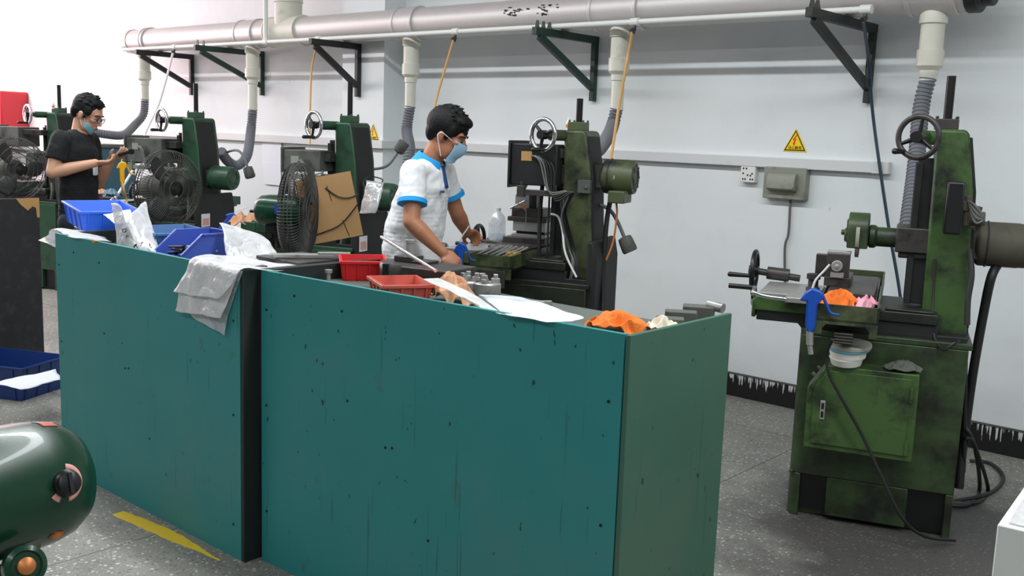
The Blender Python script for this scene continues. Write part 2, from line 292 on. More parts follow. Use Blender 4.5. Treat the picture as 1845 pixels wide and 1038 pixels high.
m = MB(DI); m.rev((-1.66, 5.3, 2.385), (1, 0, 0), [(.12, -.03), (.12, .03), (.09, .035), (.09, .09)], 40); m.box((-1.6, 5.22, 2.33), (-1.53, 5.36, 2.42)); obj('end_elbow', m, 'black', duct, bevel=.006)
# torn foil patches on the main pipe
m = MB(DI); rr = random.Random(3)
for k in range(34):
    x = -4.72+rr.random()*.13+(.34 if k % 2 else 0)+rr.random()*.05; a = R(150+rr.random()*34); w = .012+rr.random()*.03; h = R(3+rr.random()*5)
    if k > 26: x = -4.6+rr.random()*.3; a = R(158+rr.random()*8)
    q = [(x+dx, 5.3+cos(b)*.1135, 2.385+sin(b)*.1135) for dx, b in ((0, a), (w, a+h*.2), (w*.8, a+h), (w*.1, a+h*.7))]; m._f(q, [(0, 1, 2, 3)])
obj('torn_patch', m, 'rod', duct, sol=.0012, smooth=False)
drops = [(-1.85, 1.94, .01), (-3.77, 1.77, -.01), (-5.68, 1.765, 0), (-7.72, 1.72, 0), (-9.58, 1.80, -.03)]
for x, zb, lean in drops:
    f = 1.0; top = 2.27
    z1 = max(zb+.05, 2.0 if x > -3 else 2.0)
    m = MB(DI @ Matrix.Translation((x, 5.3, 0)))
    m.lathe([(.03, zb), (.040, zb), (.040, z1-.05 if z1-.05 > zb+.01 else zb+.02), (.046, z1-.045 if z1-.05 > zb+.01 else zb+.03), (.046, z1-.01), (.066, z1+.012), (.066, z1+.09), (.058, z1+.095), (.058, 2.22), (.068, 2.222), (.068, 2.262), (.06, 2.285), (.06, 2.33)], None, 32)
    obj('drop_pipe', m, 'pvc', duct)
def flex(label, pts, r, ph=0):
    P = spline([V(p) for p in pts], 14); # resample evenly
    m = MB(); n = 14; dense = []; step = .0055; acc = 0
    dense.append(P[0])
    for a, b in zip(P, P[1:]):
        L = (b-a).length; t = step-acc
        while t <= L: dense.append(a+(b-a)*(t/L)); t += step
        acc = L-(t-step)
    m.tube(dense, r, n, 0, rf=lambda i, N: r*(1.0 if i % 4 < 2 else .86)); return tag(obj('flexible_hose', m, 'hose'), label, 'hose')
def ml(O, u, v, z): a = R(20); return V((O[0]+u*cos(a)-v*sin(a), O[1]+u*sin(a)+v*cos(a), z))
O1, O2, O3, O4, O5 = (-1.824, 3.983), (-3.755, 3.983), (-5.675, 3.983), (-7.545, 3.983), (-9.88, 3.983)
flex('dark grey ribbed hose behind the handwheel of the nearest grinder', [(-1.85, 5.3, 1.95), (-1.86, 5.27, 1.80), atd(1650, 300, 5.0), atd(1637, 400, 4.85), atd(1630, 450, 4.8)], .042)
flex('grey ribbed hose curving from the drain pipe to the olive grinder', [(-3.77, 5.3, 1.78), (-3.78, 5.28, 1.68), atd(1095, 246, 6.1), atd(1078, 270, 5.9), atd(1055, 280, 5.8)], .042)
flex('grey ribbed hose hanging straight down the pillar behind the man in the polo shirt', [(-5.68, 5.3, 1.775), (-5.68, 5.27, 1.6), atd(738, 270, 7.4), atd(730, 325, 7.35), atd(724, 380, 7.3)], .042)
flex('grey ribbed hose bending in a U behind the third grinder from the right', [(-7.72, 5.3, 1.73), (-7.72, 5.28, 1.55), atd(445, 280, 8.6), atd(428, 298, 8.5), atd(410, 290, 8.35), atd(398, 272, 8.2)], .042)
flex('grey ribbed hose sweeping sideways behind the head of the man in black', [(-9.58, 5.3, 1.81), (-9.58, 5.28, 1.66), atd(243, 225, 10.1), atd(222, 243, 9.9), atd(190, 242, 9.7), atd(160, 236, 9.6)], .042)
# thin conduit with its riser
con = thing('air_pipe', 'thin white compressed-air pipe clipped in front of the large silver duct', 'pipe', (-5.7, 5.15, 2.27)); DI2 = local(con)
obj('pipe_run', MB(DI2).cyl((-9.7, 5.15, 2.29), (-2.14, 5.15, 2.29), .017, n=16), 'pipew', con)
obj('riser', MB(DI2).cyl((-7.31, 5.15, 2.29), (-7.31, 5.15, 4.0), .02, n=16), 'pipew', con)
for x in (-7.31, -2.14, -3.56, -5.07, -6.6, -8.75):
    m = MB(DI2); m.cyl((x-.03, 5.15, 2.29), (x+.03, 5.15, 2.29), .024, n=16); obj('fitting', m, 'pipew', con, bevel=.002)
    if x != -7.31: m = MB(DI2); m.cyl((x, 5.15, 2.285), (x-.004, 5.14, 2.22), .011, n=12); m.cyl((x, 5.15, 2.25), (x-.006, 5.125, 2.235), .014, n=8); obj('valve', m, 'iron', con)
# brackets
def bracket(x, yw, L, mt, label, H=.43, tabs=0, w=.04):
    t = thing('wall_bracket', label, 'bracket', (x, yw, 2.27-H), 0, 'triangular steel pipe brackets on the wall'); I = Matrix.Translation((0, 0, H-2.27))
    def bar(name, a, b, h=.048, ww=w):
        a, b = V(a), V(b); d = (b-a).normalized(); sx = V((1, 0, 0)); n = d.cross(sx).normalized()
        m = MB(); p = [a-sx*ww/2-n*h/2, a+sx*ww/2-n*h/2, a+sx*ww/2+n*h/2, a-sx*ww/2+n*h/2]; q = [c+(b-a) for c in p]; m.hexa(p+q); return obj(name, m, mt, t, bevel=.003)
    bar('arm', (0, -.002, H-.022), (0, -L, H-.022)); bar('upright', (0, -.022, H-.04), (0, -.022, -.0), .042, w*.9); bar('brace', (0, -L*.95+.02, H-.05), (0, -.04, .09), .045, w*.85)
    for k in range(tabs): m = MB(); y = -L+.03+k*.06; m.prism([(-.018, H-.003), (.018, H-.003), (.008, H+.045), (-.008, H+.045)], y-.003, y+.003, 'y'); obj('tab', m, mt, t)
    return t
bracket(-2.29, 5.65, .84, 'brkm', 'olive-black triangular pipe bracket on the wall left of the nearest grinder', .43, 2)
bracket(-4.21, 5.65, .67, 'brkg', 'dark green pipe bracket with three tabs above the olive grinder', .43, 3)
bracket(-6.42, 5.43, .50, 'brk', 'brown-black pipe bracket fixed to the pillar', .42)
bracket(-8.05, 5.65, .72, 'brkg', 'dark green pipe bracket with a slim brace and chipped upright', .40, 2, .032)
bracket(-9.25, 5.65, .62, 'brk', 'black pipe bracket at the far left end of the duct', .40)
# air lines
def line(name, label, mt, pts, r, cat='hose', n=8): return tag(obj(name, MB().tube(pts, r, n, 8), mt), label, cat)
line('air_hose', 'thin amber air hose dropping in front of the drain pipe near the olive grinder', 'amber', [(-3.565, 5.135, 2.235), atd(1130, 110, 6.1), atd(1117, 180, 6.0), atd(1108, 240, 5.9), atd(1100, 290, 5.7)], .009)
line('air_hose', 'thin amber air hose running down behind the head of the man in the polo shirt', 'amber', [(-5.075, 5.135, 2.235), atd(800, 130, 6.9), atd(785, 185, 6.6), atd(780, 230, 6.4), atd(776, 330, 6.3)], .008)
line('air_hose', 'thin amber air hose hanging beside the chrome handwheel left of the pillar', 'amber', [(-6.605, 5.135, 2.235), atd(562, 120, 7.9), atd(559, 180, 7.8), atd(558, 262, 7.6)], .008)
line('air_hose', 'white coiled hose slanting down behind the man in black to the far wall', 'wht', [(-8.755, 5.135, 2.235), atd(300, 140, 9.3), atd(285, 190, 9.3), atd(262, 240, 9.2), atd(250, 285, 9.0), atd(222, 335, 8.6), atd(198, 370, 8.2)], .011)
line('air_hose', 'dark blue hose hanging along the wall from the right bracket to the floor side', 'dblue', [(-2.145, 5.135, 2.235), ony(1565, 110, 5.5), ony(1572, 200, 5.58), ony(1585, 300, 5.585), ony(1603, 420, 5.59), ony(1620, 520, 5.6), ony(1632, 620, 5.6)], .009)
# ------------------------------------------------------------------ wall fittings
tr = thing('cable_trunking', 'long white plastic cable trunking running along the wall at shoulder height', 'trunking', (-5, 5.65, 1.45)); I = local(tr)
obj('channel', MB(I).box((-5.98+.0, 5.602, 1.453), (-2.20, 5.65, 1.515)).box((-12.5, 5.602, 1.442), (-6.64, 5.65, 1.508)).box((-6.70, 5.385, 1.445), (-6.09, 5.43, 1.51)).box((-6.13, 5.43, 1.447), (-6.09, 5.65, 1.512)).box((-6.1, 5.602, 1.449), (-5.95, 5.65, 1.513)), 'trunk', tr, bevel=.003)
obj('end_piece', MB(I).box((-2.22, 5.598, 1.450), (-2.125, 5.65, 1.518)), 'trunk', tr, bevel=.004)
so = thing('wall_socket', 'white double power socket hanging below the trunking', 'socket', (-2.985, 5.65, 1.41)); 
obj('face_plate', MB().box((-.05, -.045, -.055), (.05, 0, .05)), 'socket', so, bevel=.005)
m = MB()
for x, z in ((-.03, .03), (-.01, .03), (-.03, .0), (.03, .0), (-.03, -.035), (-.015, -.035), (.02, -.035), (.035, -.035), (.0, -.01), (.02, -.012)): m.box((x-.004, -.047, z-.005), (x+.004, -.044, z+.005))
obj('socket_holes', m, 'blackp', so)
sb = thing('switch_box', 'grey surface-mounted switch box with a hinged cover and cable below', 'switch box', (-2.735, 5.65, 1.27))
obj('back_box', MB().box((-.135, -.06, 0), (.135, 0, .19)), 'swbox', sb, bevel=.006)
c = obj('cover', MB().prism([(-.06, .045), (-.10, .06), (-.10, .13), (-.085, .15), (-.06, .155)], -.095, .085, 'x'), 'swbox', sb, bevel=.004)
obj('cover_lip', MB().box((-.09, -.112, .062), (.08, -.1, .078)), 'swbox', c, bevel=.003)
obj('cable', MB().tube([(.03, -.02, 0), (.035, -.02, -.2), (.02, -.022, -.3), (.05, -.02, -.6), (.08, -.02, -.72)], .008, 8), 'cable', sb)
def text(s, size, mt, parent, M, name='lettering'):
    cu = bpy.data.curves.new('t', 'FONT'); cu.body = s; cu.size = size; cu.align_x = 'CENTER'; cu.extrude = .0004
    o = bpy.data.objects.new('t', cu); C.objects.link(o); bpy.context.view_layer.update()
    me = bpy.data.meshes.new_from_object(o.evaluated_get(bpy.context.evaluated_depsgraph_get())); bpy.data.objects.remove(o)
    q = bpy.data.objects.new(name, me); C.objects.link(q); me.materials.clear(); me.materials.append(K[mt]); q.parent = parent; q.matrix_local = M; return q
def sign(x, y, z, w, label):
    t = thing('warning_sign', label, 'sign', (x, y, z)); h = w*.9; y0 = -.002
    def tri(s, d): c = h*.36; return [(-w/2*s, c+(-h*.36)*s), (w/2*s, c-h*.36*s), (0, c+h*.64*s)]
    obj('plate', MB().prism(tri(1, 0), -.002, 0, 'y'), 'yellow', t)
    a = tri(.9, 0); b = tri(.76, 0)
    m = MB(); 
    for i in range(3): j = (i+1) % 3; m._f([(a[i][0], -.0026, a[i][1]), (a[j][0], -.0026, a[j][1]), (b[j][0], -.0026, b[j][1]), (b[i][0], -.0026, b[i][1])], [(0, 1, 2, 3)])
    obj('border', m, 'ink', t, sol=.0006)
    k = w/.15; bolt = [(.006, .095), (-.014, .062), (-.003, .064), (-.010, .045), (-.014, .047), (-.004, .030), (.004, .048), (0, .046), (.008, .072), (-.002, .070), (.012, .092)]
    obj('lightning_bolt', MB().prism([(p*k-.002*k, q*k+.004) for p, q in bolt], -.0032, -.002, 'y'), 'red', t)
    text('当心触电', .0215*k, 'ink', t, Matrix.Translation((0, -.0032, .0155*k)) @ Matrix.Rotation(R(90), 4, 'X'))
    return t
sign(-2.71, 5.648, 1.553, .152, 'yellow triangular electric shock warning sign above the switch box')
sign(-6.335+.09, 5.428, 1.505, .15, 'yellow triangular warning sign beside the pillar edge behind a grinder')
pp = thing('wall_notice', 'white paper notice hanging on the wall below the trunking left of the cage fan', 'notice', tuple(ony(490, 255, 5.64)))
obj('sheet', MB().box((-.15, -.006, -.24), (.15, -.004, 0)), 'paper', pp); obj('sheet', MB().box((-.12, -.011, -.40), (.15, -.008, -.2)), 'paper', pp)
# ------------------------------------------------------------------ benches
def bench(label, x0, x1, y0, y1, mf, ms, skew=0, gapside=False):
    t = thing('workbench', label, 'workbench', (x0, y0, 0), 0, 'painted steel-sided workbenches'); w = x1-x0; d = y1-y0; H = 1.089
    y1s = skew
    m = MB(); m.hexa([(0, 0, .0), (w, y1s, .0), (w, y1s+.018, .0), (0, .018, .0), (0, 0, H), (w, y1s, H), (w, y1s+.018, H), (0, .018, H)]); fp = m
    rp = MB().hexa([(w+.004, y1s+.0, 0), (w+.02, y1s, 0), (w+.02, d, 0), (w+.004, d, 0), (w+.004, y1s, H), (w+.02, y1s, H), (w+.02, d, H), (w+.004, d, H)])
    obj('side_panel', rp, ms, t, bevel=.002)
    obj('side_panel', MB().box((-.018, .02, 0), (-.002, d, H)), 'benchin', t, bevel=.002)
    obj('worktop', MB().box((0, max(.02, y1s+.02), .99), (w, d-.01, 1.03)), 'top', t, bevel=.003)
    for x, z in ([(.03, .95), (.03, .6), (.03, .2), (w-.04, .9), (w-.045, .55), (w-.05, .13), (w*.28, 1.0), (w*.12, 1.02), (w*.42, .58), (w*.44, .585), (w*.3, .7), (w*.55, .32)]):
        yy = y1s*x/w; m.cyl((x, yy-.002, z), (x, yy+.004, z), .0045, n=12)
    
    fo = obj('front_panel', m, mf, t); fo.data.materials.append(K['rod'])
    for p in fo.data.polygons:
        if p.index > 5: p.material_index = 1
    return t
bench('long teal-painted workbench nearest the camera, covered with red bins and papers', -2.99, -1.45-.02, 2.085, 2.687, 'bench', 'bench2', .07)
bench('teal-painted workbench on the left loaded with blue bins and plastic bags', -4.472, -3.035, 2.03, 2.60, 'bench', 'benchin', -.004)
wb1 = bpy.data.objects['workbench.001']
obj('chipped_edge', MB().prism([(.34, 1.091), (.352, 1.079), (.375, 1.083), (.39, 1.091)], -.0015, .02, 'y', Matrix.Rotation(-.0027, 4, 'Z')), 'ply', wb1, smooth=False)
obj('chipped_edge', MB().prism([(.12, 1.07), (.135, 1.06), (.13, .98), (.115, .96), (.118, 1.02)], 1.4565, 1.4585, 'x'), 'ply', wb1, smooth=False)
t = thing('workbench', 'dark chipped workbench at the left edge of the photo', 'workbench', (-7.9, 2.2, 0), 0, 'painted steel-sided workbenches')
obj('front_panel', MB().box((0, 0, 0), (1.54, .018, 1.09)), 'bench', t); sp = obj('side_panel', MB().box((1.55, 0, 0), (1.57, .58, 1.1)), 'wood', t, bevel=.002)
obj('bare_patch', MB().prism([(.44, 1.101), (.581, 1.101), (.581, .98), (.565, .98), (.56, 1.04), (.54, 1.05), (.51, 1.025), (.47, 1.06)], 1.5695, 1.5715, 'x'), 'ply', sp, smooth=False)
obj('worktop', MB().box((0, .02, .99), (1.54, .57, 1.03)), 'top', t)
# ------------------------------------------------------------------ grinding machines
def handwheel(t, c, d, r, mt='chrome', name='handwheel', hl=.09, ang=35, spm='blackp'):
    c = V(c); d = V(d).normalized(); w = MB().torus(c, d, r-.010, .0115, 56, 12); o = obj(name, w, mt, t)
    x = d.orthogonal().normalized(); x = Matrix.Rotation(R(ang), 3, d) @ x; m = MB()
    m.cyl(c-d*.02, c+d*.025, .024); 
    for k in range(3):
        e = Matrix.Rotation(2*pi*k/3, 3, d) @ x; m.cap(c+e*.01, .011, c+e*(r-.014), .007)
    obj('spokes', m, spm, o)
    h = c+(Matrix.Rotation(R(25), 3, d) @ x)*(r-.012); m = MB(); m.cyl(h, h+d*hl, .009, .012); m.ell(h+d*hl, (.012,)*3); obj('handle', m, spm, o); return o
def motor_parts(t, u0, L, vz, r, mt, hz):
    m = MB(); m.rev((u0, vz, hz), (1, 0, 0), [(0, 0), (r*.8, .0), (r*.97, .012), (r, .02), (r, L-.045), (r*.98, L-.04), (r*.98, L-.02), (r*.93, L-.004), (r*.8, L), (0, L)], 48); o = obj('motor', m, mt, t)
    m = MB(); m.torus((u0+L+.001, vz, hz), (1, 0, 0), r*.62, .004, 40, 6); m.torus((u0+L+.001, vz, hz), (1, 0, 0), r*.42, .003, 40, 6)
    for k in range(8): a = pi*k/4; m.box((-.006, .0, -.004), (.004, r*.25, .004), Matrix.Translation((u0+L, vz, hz)) @ Matrix.Rotation(a, 4, 'X') @ Matrix.Translation((0, r*.55, 0)))
    m.torus((u0+.045, vz, hz), (1, 0, 0), r+.001, .004, 40, 6); obj('end_shield', m, 'iron' if mt != 'green3' else 'green3', o); return o
def grinder(O, label, g, hz=1.215, ctop=1.68, first=False, box=None, boxm='black', mm='green3', wheelz=1.643, tz=0, lamp=None, mL=.20, rodtop=1.90, thw=(-.265, .45, 1.0), bg_=None):
    t = thing('surface_grinder', label, 'grinding machine', (O[0], O[1], 0), R(20), 'surface grinding machines in a row along the wall')
    # base casting with leg recesses
    m = MB(); pr = [(0+.05*(1-cos(a)), 0+.05*(1-sin(a))) for a in [R(90*k/6) for k in range(7)]]
    # pr runs around the rounded front-near corner
    poly = [(.05-.05*cos(a), .05-.05*sin(a)) for a in [R(90*k/6) for k in range(7)]]+[(.66, 0), (.66, .5), (0, .5)]
    m.prism(poly, .19, .80, 'z'); m.prism([(p[0]*1.02-.0, p[1]) for p in poly], .80, .825, 'z')
    m.box((.01, .045, .0), (.65, .5, .19)); m.prism([q for q in poly[:7]]+[(.05, .05)], 0, .19, 'z'); m.box((0.16, .0, .02), (.485, .045, .19)); m.box((.63, 0, 0), (.66, .045, .19)); m.box((0, 0, .19), (.02, .02, .2))
    bg_ = bg_ or g; base = obj('base', m, bg_, t, bevel=.004)
    obj('leg_recess', MB().box((.05, .03, .03), (.16, .046, .188)), 'blackp', base); obj('leg_recess', MB().box((.485, .03, .015), (.63, .046, .188)), 'blackp', base)
    m = MB(); m.prism([(-.02, .845), (.06, .76), (.6, .76), (.66, .845)], .03, .47, 'y'); obj('saddle_support', m, 'black', base, bevel=.003)
    # saddle
    m = MB(); m.box((-.19, .03, .84), (.54, .47, .885)); sd = obj('saddle', m, 'black', t, bevel=.004)
    obj('saddle_front', MB().box((-.2, .02, .883), (.05, .52, .945+tz)).box((-.212, .03, .85), (-.195, .5, .93)), g, sd, bevel=.005)
    obj('saddle_rear', MB().box((.30, .02, .885), (.535, .48, .93)).box((.33, .03, .93), (.52, .1, .94)), 'greenk', sd, bevel=.005)
    obj('cross_slide_ways', MB().box((-.19, .06, .945+tz), (.06, .44, .957+tz)), 'steel', sd, bevel=.002)
    # table with its coolant trough
    z0 = .90+tz; m = MB(); m.box((.085, -.17, z0-.015), (.295, 1.05, z0+.045)); tb = obj('table', m, 'iron', t, bevel=.003)
    m = MB(); m.box((.07, -.2, z0+.0), (.31, -.192, z0+.07)); m.box((.07, -.2, z0+.0), (.078, 1.08, z0+.07)); m.box((.302, -.2, z0+.0), (.31, 1.08, z0+.07)); m.box((.07, 1.07, z0), (.31, 1.08, z0+.07)); m.box((.07, -.2, z0), (.31, -.16, z0+.012)); m.box((.07, 1.04, z0), (.31, 1.08, z0+.012))
    m.box((.07, -.2, z0-.055), (.1, -.19, z0)); m.box((.28, -.2, z0-.055), (.31, -.19, z0)); m.prism([(.1, z0), (.1, z0-.03), (.115, z0-.012), (.265, z0-.012), (.28, z0-.03), (.28, z0)], -.2, -.19, 'y')
    obj('trough', m, 'green2' if g != 'green3' else g, tb, bevel=.0015, smooth=False)
    obj('magnetic_chuck', MB().box((.095, .0, z0+.045), (.285, .62, z0+.095)), 'iron', tb, bevel=.003)
    m = MB(); m.box((.15, -.186, z0-.09), (.22, -.1, z0-.045)); 
    for k in range(4): m.box((.148, -.19, z0-.088+k*.012), (.222, -.186, z0-.082+k*.012))
    obj('table_stop', m, 'iron', tb, bevel=.003)
    # column
    cp = [(.475, .825), (.655, .825), (.652, .86), (.622, ctop-.25), (.588, ctop-.02), (.575, ctop), (.47, ctop), (.463, ctop-.01)]
    m = MB(); m.prism(cp, .12, .38, 'y'); col = obj('column', m, g, t, bevel=.012)
    m = MB(); m.prism([(.649, .87), (.66, .87), (.634, ctop-.25), (.6, ctop-.03), (.58, ctop-.03)], .135, .335, 'y'); obj('rear_cover', m, 'bellows', col, bevel=.003)
    m = MB(); m.prism([(.64, .3), (.70, .3), (.70, .95), (.68, 1.05), (.645, 1.05)], .03, .47, 'y'); _ = None if first else obj('rear_cabinet', m, 'bellows', col, bevel=.01)
    obj('slideway', MB().box((.405, .16, .95), (.475, .34, ctop-.12)).box((.398, .145, .95), (.425, .165, ctop-.14)).box((.398, .335, .95), (.425, .355, ctop-.14)), 'bellows', col, bevel=.003)
    m = MB(); m.box((.455, .2, ctop), (.547, .3, ctop+.044)); 
    for u in (.463, .54):
        for v in (.208, .292): m.cyl((u, v, ctop+.044), (u, v, ctop+.055), .006, n=10)
    obj('top_cap', m, 'iron' if first else g, col, bevel=.003)
    m = MB(); m.cyl((.503, .25, ctop+.04), (.503, .25, rodtop), .018)
    ro = obj('screw_rod', m, 'rod', col)
    d = V((-.375, -.927, 0)); wc = V((.395, -.02, wheelz))
    hw = handwheel(t, wc, d, .091, 'iron' if first else 'chrome', ang=-20 if first else 35)
    m = MB(); m.cyl(wc-d*.015, wc-d*.19, .019); m.cyl(wc-d*.06, wc-d*.19, .029); obj('wheel_shaft', m, g, col)
    # wheel head
    m = MB(); m.box((.345, .13, hz-.05), (.52, .37, hz+.055)); m.box((.36, .15, hz-.075), (.5, .35, hz-.05)); hd = obj('wheel_head', m, 'iron', t, bevel=.006)
    m = MB(); m.rev((.23, .25, hz), (1, 0, 0), [(.03, 0), (.05, .01), (.05, .03), (.042, .04), (.042, .13)], 32); obj('spindle_housing', m, 'greenb' if first else g, hd)
    gp = [(.25+.10*cos(a), hz+.10*sin(a)) for a in [R(-20+220*k/14) for k in range(15)]]
    gp = [(min(max(p, .165), .335), q) for p, q in gp]; m = MB(); m.prism([(.165, hz-.05)]+[(.335, hz-.05)]+gp, .15, .235, 'x'); m.cyl((.135, .25, hz), (.15, .25, hz), .03); m.cyl((.12, .25, hz+.01), (.14, .25, hz+.01), .012)
    m.box((.143, .2, hz-.03), (.152, .3, hz+.07)); obj('wheel_guard', m, 'greenb' if first else g, hd, bevel=.006)
    obj('grinding_wheel', MB().cyl((.185, .25, hz), (.20, .25, hz), .095, n=48), 'wheelg', hd)
    motor_parts(t, .655, mL, .25, .093, mm, hz)
    m = MB(); m.box((.62, .18, hz-.06), (.665, .32, hz+.06)); obj('motor_flange', m, 'iron', t)
    # table handwheel
    hwv = V(thw); hw2 = handwheel(t, thw, (-1, 0, 0), .10, 'blackp', 'table_handwheel', .10, 10)
    obj('wheel_shaft', MB().cyl(hwv, hwv+V((.21, 0, -.02)), .016).cyl(hwv+V((.06, 0, -.005)), hwv+V((.16, 0, -.01)), .03), 'iron', hw2)
    m = MB(); m.cyl((-.21, .12, .965), (-.33, .12, .965), .011); obj('feed_lever', m, 'blackp', t); obj('cross_feed_dial', MB().cyl((-.21, .12, .93), (-.225, .12, .93), .045), 'chrome', t, bevel=.003)
    if box:
        u0, u1, v0, v1, za, zb = box; bx = obj('head_box', MB().box((u0, v0, za), (u1, v1, zb)), boxm, t, bevel=.006)
        obj('face_plate', MB().box((u0-.012, v0-.015, za-.015), (u0, v1+.015, zb+.015)), boxm, bx, bevel=.002)
        obj('arm', MB().box((u0+.1, v0+.05, zb-.07), (.47, v0+.15, zb-.02)), 'iron', bx, bevel=.003)
        obj('name_plate', MB().box((u0+.06, v0-.003, zb-.09), (u0+.12, v0, zb-.04)), 'swbox' if boxm == 'box' else 'ply', bx)
        obj('guide_bar', MB().box((u0+.06, v0-.05, za-.05), (.52, v0-.02, za-.02)).box((u0+.06, v0-.055, za-.06), (u0+.10, v0-.015, za+.0)).cyl((.47, v0-.035, za-.02), (.47, v0-.035, za+.01), .008).cyl((u0+.08, v0-.035, za-.0), (u0+.08, v0-.035, za+.02), .006).box((.49, v0-.04, za-.05), (.52, .14, za-.03)), 'armg' if boxm == 'box' else 'iron', t, bevel=.002)
        m = MB()
        for k in range(5):
            q = random.Random(k+int(O[0]*10)); e = .02*k
            m.tube([(u0+.12+e, v0-.01, zb-.06), (u0+.18+e, v0-.04, zb-.09-.01*k), (u0+.24+e*.5, v0-.06, za-.02-.012*k), (u0+.34+e*.5, v0-.06, za-.03+q.random()*.02), (.50+e*.4, v0-.03, za-.06-q.random()*.1), (.52+e*.5, .08, 1.1-q.random()*.1), (.56+e*.4, .06, .9), (.5+e, .02, .6)], .0045, 6)
            if k in (1, 4): obj('cables', m, 'cable' if k == 1 else 'cabk', bx); m = MB()
    if lamp: # gooseneck lamp: list of local points, last is head direction end
        ln = obj('work_lamp', MB().tube(lamp, .010, 10), 'hose', t); a, b = V(lamp[-2]), V(lamp[-1]); d = (b-a).normalized()
        obj('lamp_head', MB().rev(b, d, [(.02, -.005), (.036, 0), (.04, .02), (.042, .075), (.036, .085), (.0, .08)], 28), 'box', ln)
    return t
def loc(O, w): # world point -> machine frame
    d = V(w)-V((O[0], O[1], 0)); a = R(20); return (d.x*cos(a)+d.y*sin(a), -d.x*sin(a)+d.y*cos(a), d.z)
g1 = grinder(O1, 'nearest surface grinder on the right with a green base and big dark handwheel', 'green', first=True, mm='motor', mL=.21, bg_='greenb')
g2 = grinder(O2, 'olive green surface grinder the man in the white polo is operating', 'green2', hz=1.39, ctop=1.63, box=(.20, .46, .03, .30, 1.33, 1.55), mm='green2', wheelz=1.60, rodtop=1.80, mL=.18, thw=(-.152, .45, .965), bg_='greenk',
    lamp=[loc(O2, atd(1075, 366, 5.5)), loc(O2, atd(1098, 378, 5.45)), loc(O2, atd(1112, 398, 5.45)), loc(O2, atd(1125, 428, 5.45))])
g3 = grinder(O3, 'dark green surface grinder behind the cardboard-covered cage fan', 'green3', hz=1.155, ctop=1.635, box=(.15, .43, .0, .25, 1.31, 1.445), boxm='box', wheelz=1.61,
    lamp=[loc(O3, atd(672, 305, 7.0)), loc(O3, atd(690, 302, 7.0)), loc(O3, atd(702, 295, 7.0)), loc(O3, atd(713, 280, 7.0)), loc(O3, atd(717, 274, 7.0))])
g4 = grinder(O4, 'dark green surface grinder left of the paper notices on the wall', 'green3', hz=1.175, ctop=1.635, box=(.03, .37, .0, .25, 1.275, 1.465), boxm='box', wheelz=1.61,
    lamp=[loc(O4, atd(400, 280, 8.3)), loc(O4, atd(415, 272, 8.2)), loc(O4, atd(430, 272, 8.1)), loc(O4, atd(441, 286, 8.05)), loc(O4, atd(446, 302, 8.05))])
g5 = grinder(O5, 'farthest dark green surface grinder behind the man in black', 'green3', hz=1.175, ctop=1.645, box=(-.15, .25, .0, .25, 1.32, 1.50), boxm='box', wheelz=1.62)
# extras of the near grinder
m = MB(); cabp = [(.06, .346), (.486, .341), (.483, .703), (.127, .704), (.058, .597)]; m.prism(cabp, -.12, 0, 'y'); cab = obj('electric_cabinet', m, 'green', g1, bevel=.004)
cp = [(.085, .37), (.455, .365), (.455, .683), (.135, .683), (.083, .60)]; dr = obj('cabinet_door', MB().prism(cp, -.127, -.119, 'y'), 'green', cab, bevel=.002)
obj('lock_plate', MB().box((.115, -.131, .475), (.135, -.126, .555)), 'steel', dr, bevel=.002); obj('lock_hole', MB().box((.12, -.133, .485), (.13, -.13, .51)).box((.12, -.133, .52), (.13, -.13, .545)), 'blackp', dr)
for z in (.40, .62): obj('hinge', MB().cyl((.458, -.127, z-.03), (.458, -.127, z+.03), .008), 'green', cab)
obj('control_strip', MB().prism([(.058, .60), (.127, .707), (.135, .70), (.067, .593)], -.11, -.005, 'y').cyl((.08, -.09, .65), (.07, -.09, .66), .009).cyl((.1, -.09, .68), (.09, -.09, .69), .007), 'box', cab)
rb = obj('readout_box', MB().box((.517, -.06, 1.268), (.583, .05, 1.475)), 'blackp', g1, bevel=.008)
obj('box_arm', MB().box((.58, .0, 1.36), (.61, .14, 1.40)).cyl((.6, .02, 1.42), (.6, .02, 1.3), .015).cyl((.61, .05, 1.33), (.67, .05, 1.33), .028).cyl((.62, .06, 1.29), (.64, .06, 1.38), .02), 'motor', rb, bevel=.003)
m = MB()
for k in range(4): m.tube([(.60, .0, 1.40), (.63, -.03, 1.38-.02*k), (.66, -.02, 1.33), (.64, .03, 1.27+.01*k)], .005, 6)
obj('box_cables', m, 'cable', rb)
obj('dresser_post', MB().rev((.02, .25, .955), (0, 0, 1), [(.03, 0), (.03, .015), (.022, .02), (.022, .05), (.03, .055), (.03, .075), (.024, .078)], 28), 'iron', g1)
m = MB(); m.tube([(-.21, .0, .955), (-.2, -.03, .965), (-.15, -.04, .955), (-.06, -.05, .952)], .009, 10); obj('swarf_lip', m, 'chrome', g1)
obj('stop_plate', MB().box((-.07, -.03, .935), (.07, .2, .958)), 'steel', g1, bevel=.003)
m = MB(); m.tube([(.505, .11, 1.15), (.51, .09, 1.0), (.52, .04, .86), (.56, -.02, .80), (.60, -.03, .83), (.62, .0, .84)], .006, 6); m.tube([(.63, .1, 1.2), (.645, .07, 1.1), (.64, .05, 1.0), (.645, .03, .9)], .012, 8); obj('column_cable', m, 'cabk', g1)
m = MB(); m.tube([(.755, .25, 1.14), loc(O1, atd(1786, 500, 4.15)), loc(O1, atd(1773, 560, 4.2)), loc(O1, atd(1755, 660, 4.25)), loc(O1, atd(1742, 750, 4.3)), loc(O1, atd(1733, 820, 4.3)), loc(O1, atd(1728, 880, 4.3))], .019, 12); obj('power_hose', m, 'cabk', g1)
